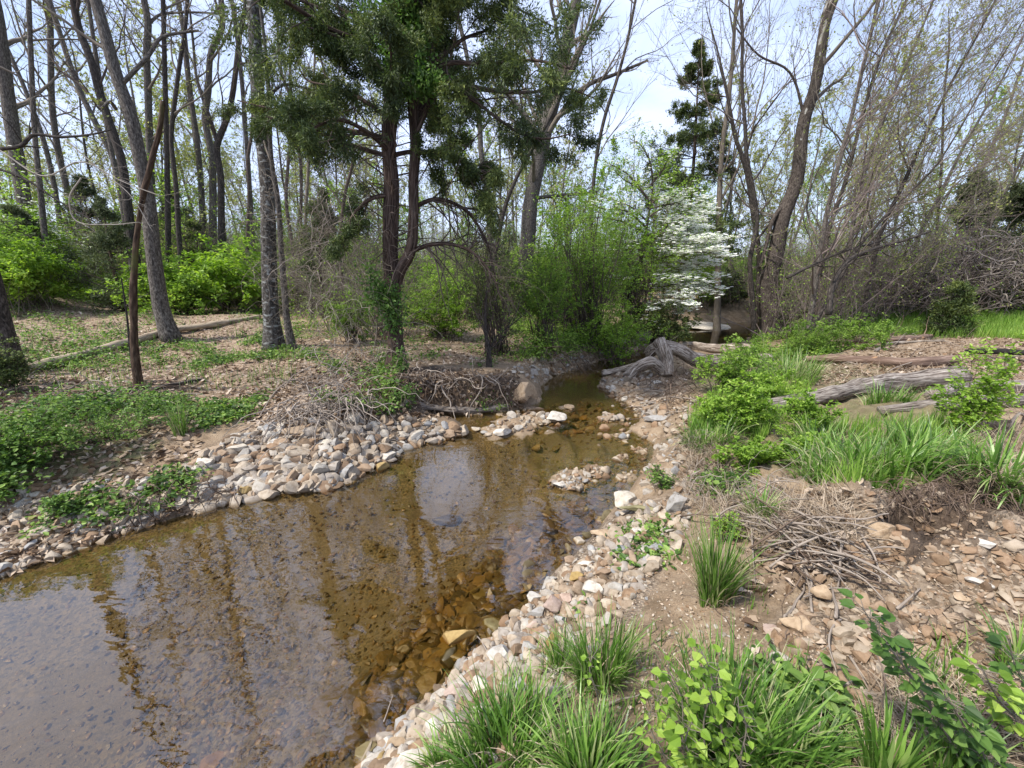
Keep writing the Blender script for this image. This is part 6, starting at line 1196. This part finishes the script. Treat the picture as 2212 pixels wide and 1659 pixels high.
# ------------------------------------------------------------------ woods beyond: copies of a few trees and shrubs
def proto_tree(seed, hgt, bark, twig, buds=900, bud='bud'):
    r = np.random.default_rng(seed); t = bpy.data.objects.new('tree', None); COL.objects.link(t)
    d = np.array([r.normal(0, .06), r.normal(0, .06), 1.]); line = [np.zeros(3) - np.array([0, 0, .3])]
    for i in range(10): d = norm(d + r.normal(0, .07, 3)); d[2] = abs(d[2]); line.append(line[-1] + d * hgt / 10)
    T = smooth_line(line, 30); R_ = np.linspace(.085, .014, 30) * hgt / 11; mb = MB(); tubes(mb, T, R_, 8, False, None, .06, seed); a = mb.build('trunk', M[bark]); a.parent = t
    cr = MB(); Q1, R1 = grow(T[None], R_[None], 18, (.28, 1), .36, .85, .3, 8, .45, .2, r, .010); tubes(cr, Q1, R1, 4); Q2, R2 = grow(Q1, R1, 8, (.2, 1), .45, .75, .2, 5, .5, .22, r, .006); tubes(cr, Q2, R2, 3); Q3, R3 = grow(Q2, R2, 8, (.15, 1), .45, .7, .1, 4, .6, .24, r, .0045); tubes(cr, Q3, R3, 3)
    b = cr.build('crown', M[twig]); b.parent = t
    mb = MB(); k = r.integers(0, len(Q3), buds); C = Q3[k, 2]; L_ = .11 * r.uniform(.5, 1.3, buds); leaves(mb, C, rand_dir(buds, r), rand_dir(buds, r), L_, L_ * .6, r.random(buds)); c = mb.build('leaves', M[bud], smooth=False); c.parent = b
    KIDS[t.name] = [a, b]; KIDS[b.name] = [c]; return t
protos = [proto_tree(600, 11, 'bark', 'twig'), proto_tree(601, 12.5, 'bark', 'twig', 1500), proto_tree(602, 9.5, 'bark_dark', 'twig_dark', 2200, 'shrub_lime'), proto_tree(603, 10.5, 'bark', 'twig_pale', 1800), proto_tree(604, 8, 'bark_dark', 'twig_purple', 1500)]
r = np.random.default_rng(640)
used = set(); placed = []
ZONES = [(-.98, -.45, 24, 52, 30, 'thin bare tree deep in the woods of the left slope', 'far trees of the left slope'), (-.45, .12, 20, 48, 34, 'thin bare tree far behind the big cedar', 'far trees behind the big cedar'),
         (.12, .5, 20, 46, 20, 'thin bare tree far beyond the creek bend', 'far trees beyond the creek bend'), (.5, .98, 20, 46, 30, 'thin bare tree at the back of the right thicket', 'far trees behind the right thicket')]
for a0, a1, y0, y1, n, lab, grp in ZONES:
    for i in range(n):
        for _ in range(20):
            a = rad(52) * (a0 + (a1 - a0) * (i + r.random()) / n); d = y0 + (y1 - y0) * r.random() ** 1.2; x, y = math.sin(a) * d, math.cos(a) * d
            if all((x - q[0]) ** 2 + (y - q[1]) ** 2 > 1.0 for q in placed): break
        placed.append((x, y)); k = int(r.integers(5)); o = protos[k]
        if k in used: o = copy_tree(o)
        used.add(k); o.location = (x, y, float(hq(x, y))); s = r.uniform(.75, 1.15); 
        if a0 == .12: s *= .75
        o.scale = (s, s, s); o.rotation_euler = (r.normal(0, .05), r.normal(0, .05), r.uniform(0, 6.28)); tag(o, lab, 'tree', grp)
def proto_sap(seed, hgt, mat, n):
    r = np.random.default_rng(seed); t = bpy.data.objects.new('sapling', None); COL.objects.link(t); d = np.array([0, 0, 1.]); line = [np.zeros(3) - np.array([0, 0, .1])]
    for i in range(8): d = norm(d + r.normal(0, .09, 3)); line.append(line[-1] + d * hgt / 8)
    T = smooth_line(line, 20); R_ = np.linspace(.03, .006, 20); mb = MB(); tubes(mb, T, R_, 6); Q1, R1 = grow(T[None], R_[None], 22, (.12, 1), .42, .9, .3, 7, .5, .2, r, .005); tubes(mb, Q1, R1, 4); a = mb.build('trunk', M['twig_dark']); a.parent = t
    Q2, R2 = grow(Q1, R1, 8, (.1, 1), .45, .8, .1, 5, .5, .2, r, .004); mb = MB(); tubes(mb, Q2, R2, 3); b = mb.build('crown', M['twig']); b.parent = t
    k = r.integers(0, len(Q2), n); i = r.integers(0, 4, n); C = Q2[k, i] + r.normal(0, .05, (n, 3)); L_ = .075 * r.uniform(.5, 1.3, n); mb = MB(); leaves(mb, C, rand_dir(n, r, .4), norm(np.array([0, 0, 1.]) + .6 * r.standard_normal((n, 3))), L_, L_ * .6, r.random(n)); c = mb.build('leaves', M[mat], smooth=False); c.parent = b
    KIDS[t.name] = [a, b]; KIDS[b.name] = [c]; return t
ps = [proto_sap(660, 4.2, 'shrub_lime', 2600), proto_sap(661, 5.2, 'bud', 3200), proto_sap(662, 3.2, 'shrub', 2600)]; us = set()
for a0, a1, y0, y1, n, lab, grp in [(-.98, -.42, 16, 28, 13, 'leafing green sapling among the trunks of the left woods', 'saplings of the left woods'), (-.42, .12, 14, 28, 15, 'leafing green sapling in the woods behind the big cedar', 'saplings behind the cedar'), (.12, .98, 15, 30, 16, 'leafing green sapling in the woods beyond the creek and clearing', 'saplings beyond the clearing')]:
    for i in range(n):
        a = rad(52) * (a0 + (a1 - a0) * (i + r.random()) / n); d = y0 + (y1 - y0) * r.random(); x, y = math.sin(a) * d, math.cos(a) * d; k = int(r.integers(3)); o = ps[k]
        if k in us: o = copy_tree(o)
        us.add(k); o.location = (x, y, float(hq(x, y))); s = r.uniform(.7, 1.25); o.scale = (s, s, s); o.rotation_euler = (0, 0, r.uniform(0, 6.28)); tag(o, lab, 'sapling', grp)
def proto_bush(seed, mat, twig, lsz=.09):
    b_ = bush('shrub', 'x', 'shrub', (0, 0, 0), (1.3, 1.3, .9), 190, 45, lsz, mat, seed, clsz=.12, twig=twig)
    return b_
GZs = GZ; GZ = GZ * 0 - .5
pb = [proto_bush(650, 'shrub', 'twig_dark'), proto_bush(651, 'shrub_lime', 'twig'), proto_bush(652, 'cedar_bg', 'twig')]
GZ = GZs
for b_ in pb: KIDS[b_.name] = list(b_.children)
usedb = set()
BZ = [(-.98, -.4, 13.5, 30, 30, 'green shrub in the undergrowth of the left woods', 'far shrubs of the left woods', (0, 1, 1)), (-.4, .15, 12, 28, 26, 'green shrub in the undergrowth behind the big cedar', 'far shrubs behind the cedar', (0, 1, 1)),
      (.15, .5, 20, 34, 14, 'green shrub beyond the far creek bend', 'far shrubs beyond the creek', (0, 1)), (.5, .98, 19, 30, 20, 'dull green shrub at the back of the clearing', 'far shrubs behind the clearing', (0, 2, 2))]
for a0, a1, y0, y1, n, lab, grp, ks in BZ:
    for i in range(n):
        a = rad(52) * (a0 + (a1 - a0) * (i + r.random()) / n); d = y0 + (y1 - y0) * r.random(); x, y = math.sin(a) * d, math.cos(a) * d; k = ks[int(r.integers(len(ks)))]; o = pb[k]
        if k in usedb: o = copy_tree(o)
        usedb.add(k); o.location = (x, y, float(hq(x, y)) - .1); s = r.uniform(.7, 1.3); o.scale = (s, s, s * r.uniform(.7, 1.2)); o.rotation_euler = (0, 0, r.uniform(0, 6.28)); tag(o, lab, 'shrub', grp)
tp_ = thicket('x', 1106, 600, 12, 3, 3.2, 700, mat='twig_purple', n=60, leafn=2600, leaf='bud'); tq_ = thicket('x', 1106, 600, 12, 3.4, 3.0, 701, mat='twig', n=60, leafn=3400, leaf='shrub_lime')
for b_ in (tp_, tq_): KIDS[b_.name] = list(b_.children)
ut = set(); cnt = 0
for a0, a1, y0, y1, n, lab, grp in [(-.98, .15, 18, 42, 52, 'low twiggy brush between the far trees on the left and centre', 'far brush of the woods'), (.15, .98, 19, 42, 36, 'low twiggy brush between the far trees on the right', 'far brush of the right woods')]:
    for i in range(n):
        a = rad(52) * (a0 + (a1 - a0) * (i + r.random()) / n); d = y0 + (y1 - y0) * r.random(); x, y = math.sin(a) * d, math.cos(a) * d; k = i % 2; o = (tp_, tq_)[k]
        if k in ut: o = copy_tree(o)
        ut.add(k); o.location = (x, y, float(hq(x, y)) - .1); s = r.uniform(.8, 1.4); o.scale = (s, s, s * r.uniform(.7, 1.1)); o.rotation_euler = (0, 0, r.uniform(0, 6.28)); tag(o, lab, 'thicket', grp)
print('TRIS', sum(len(m.polygons) for m in bpy.data.meshes))
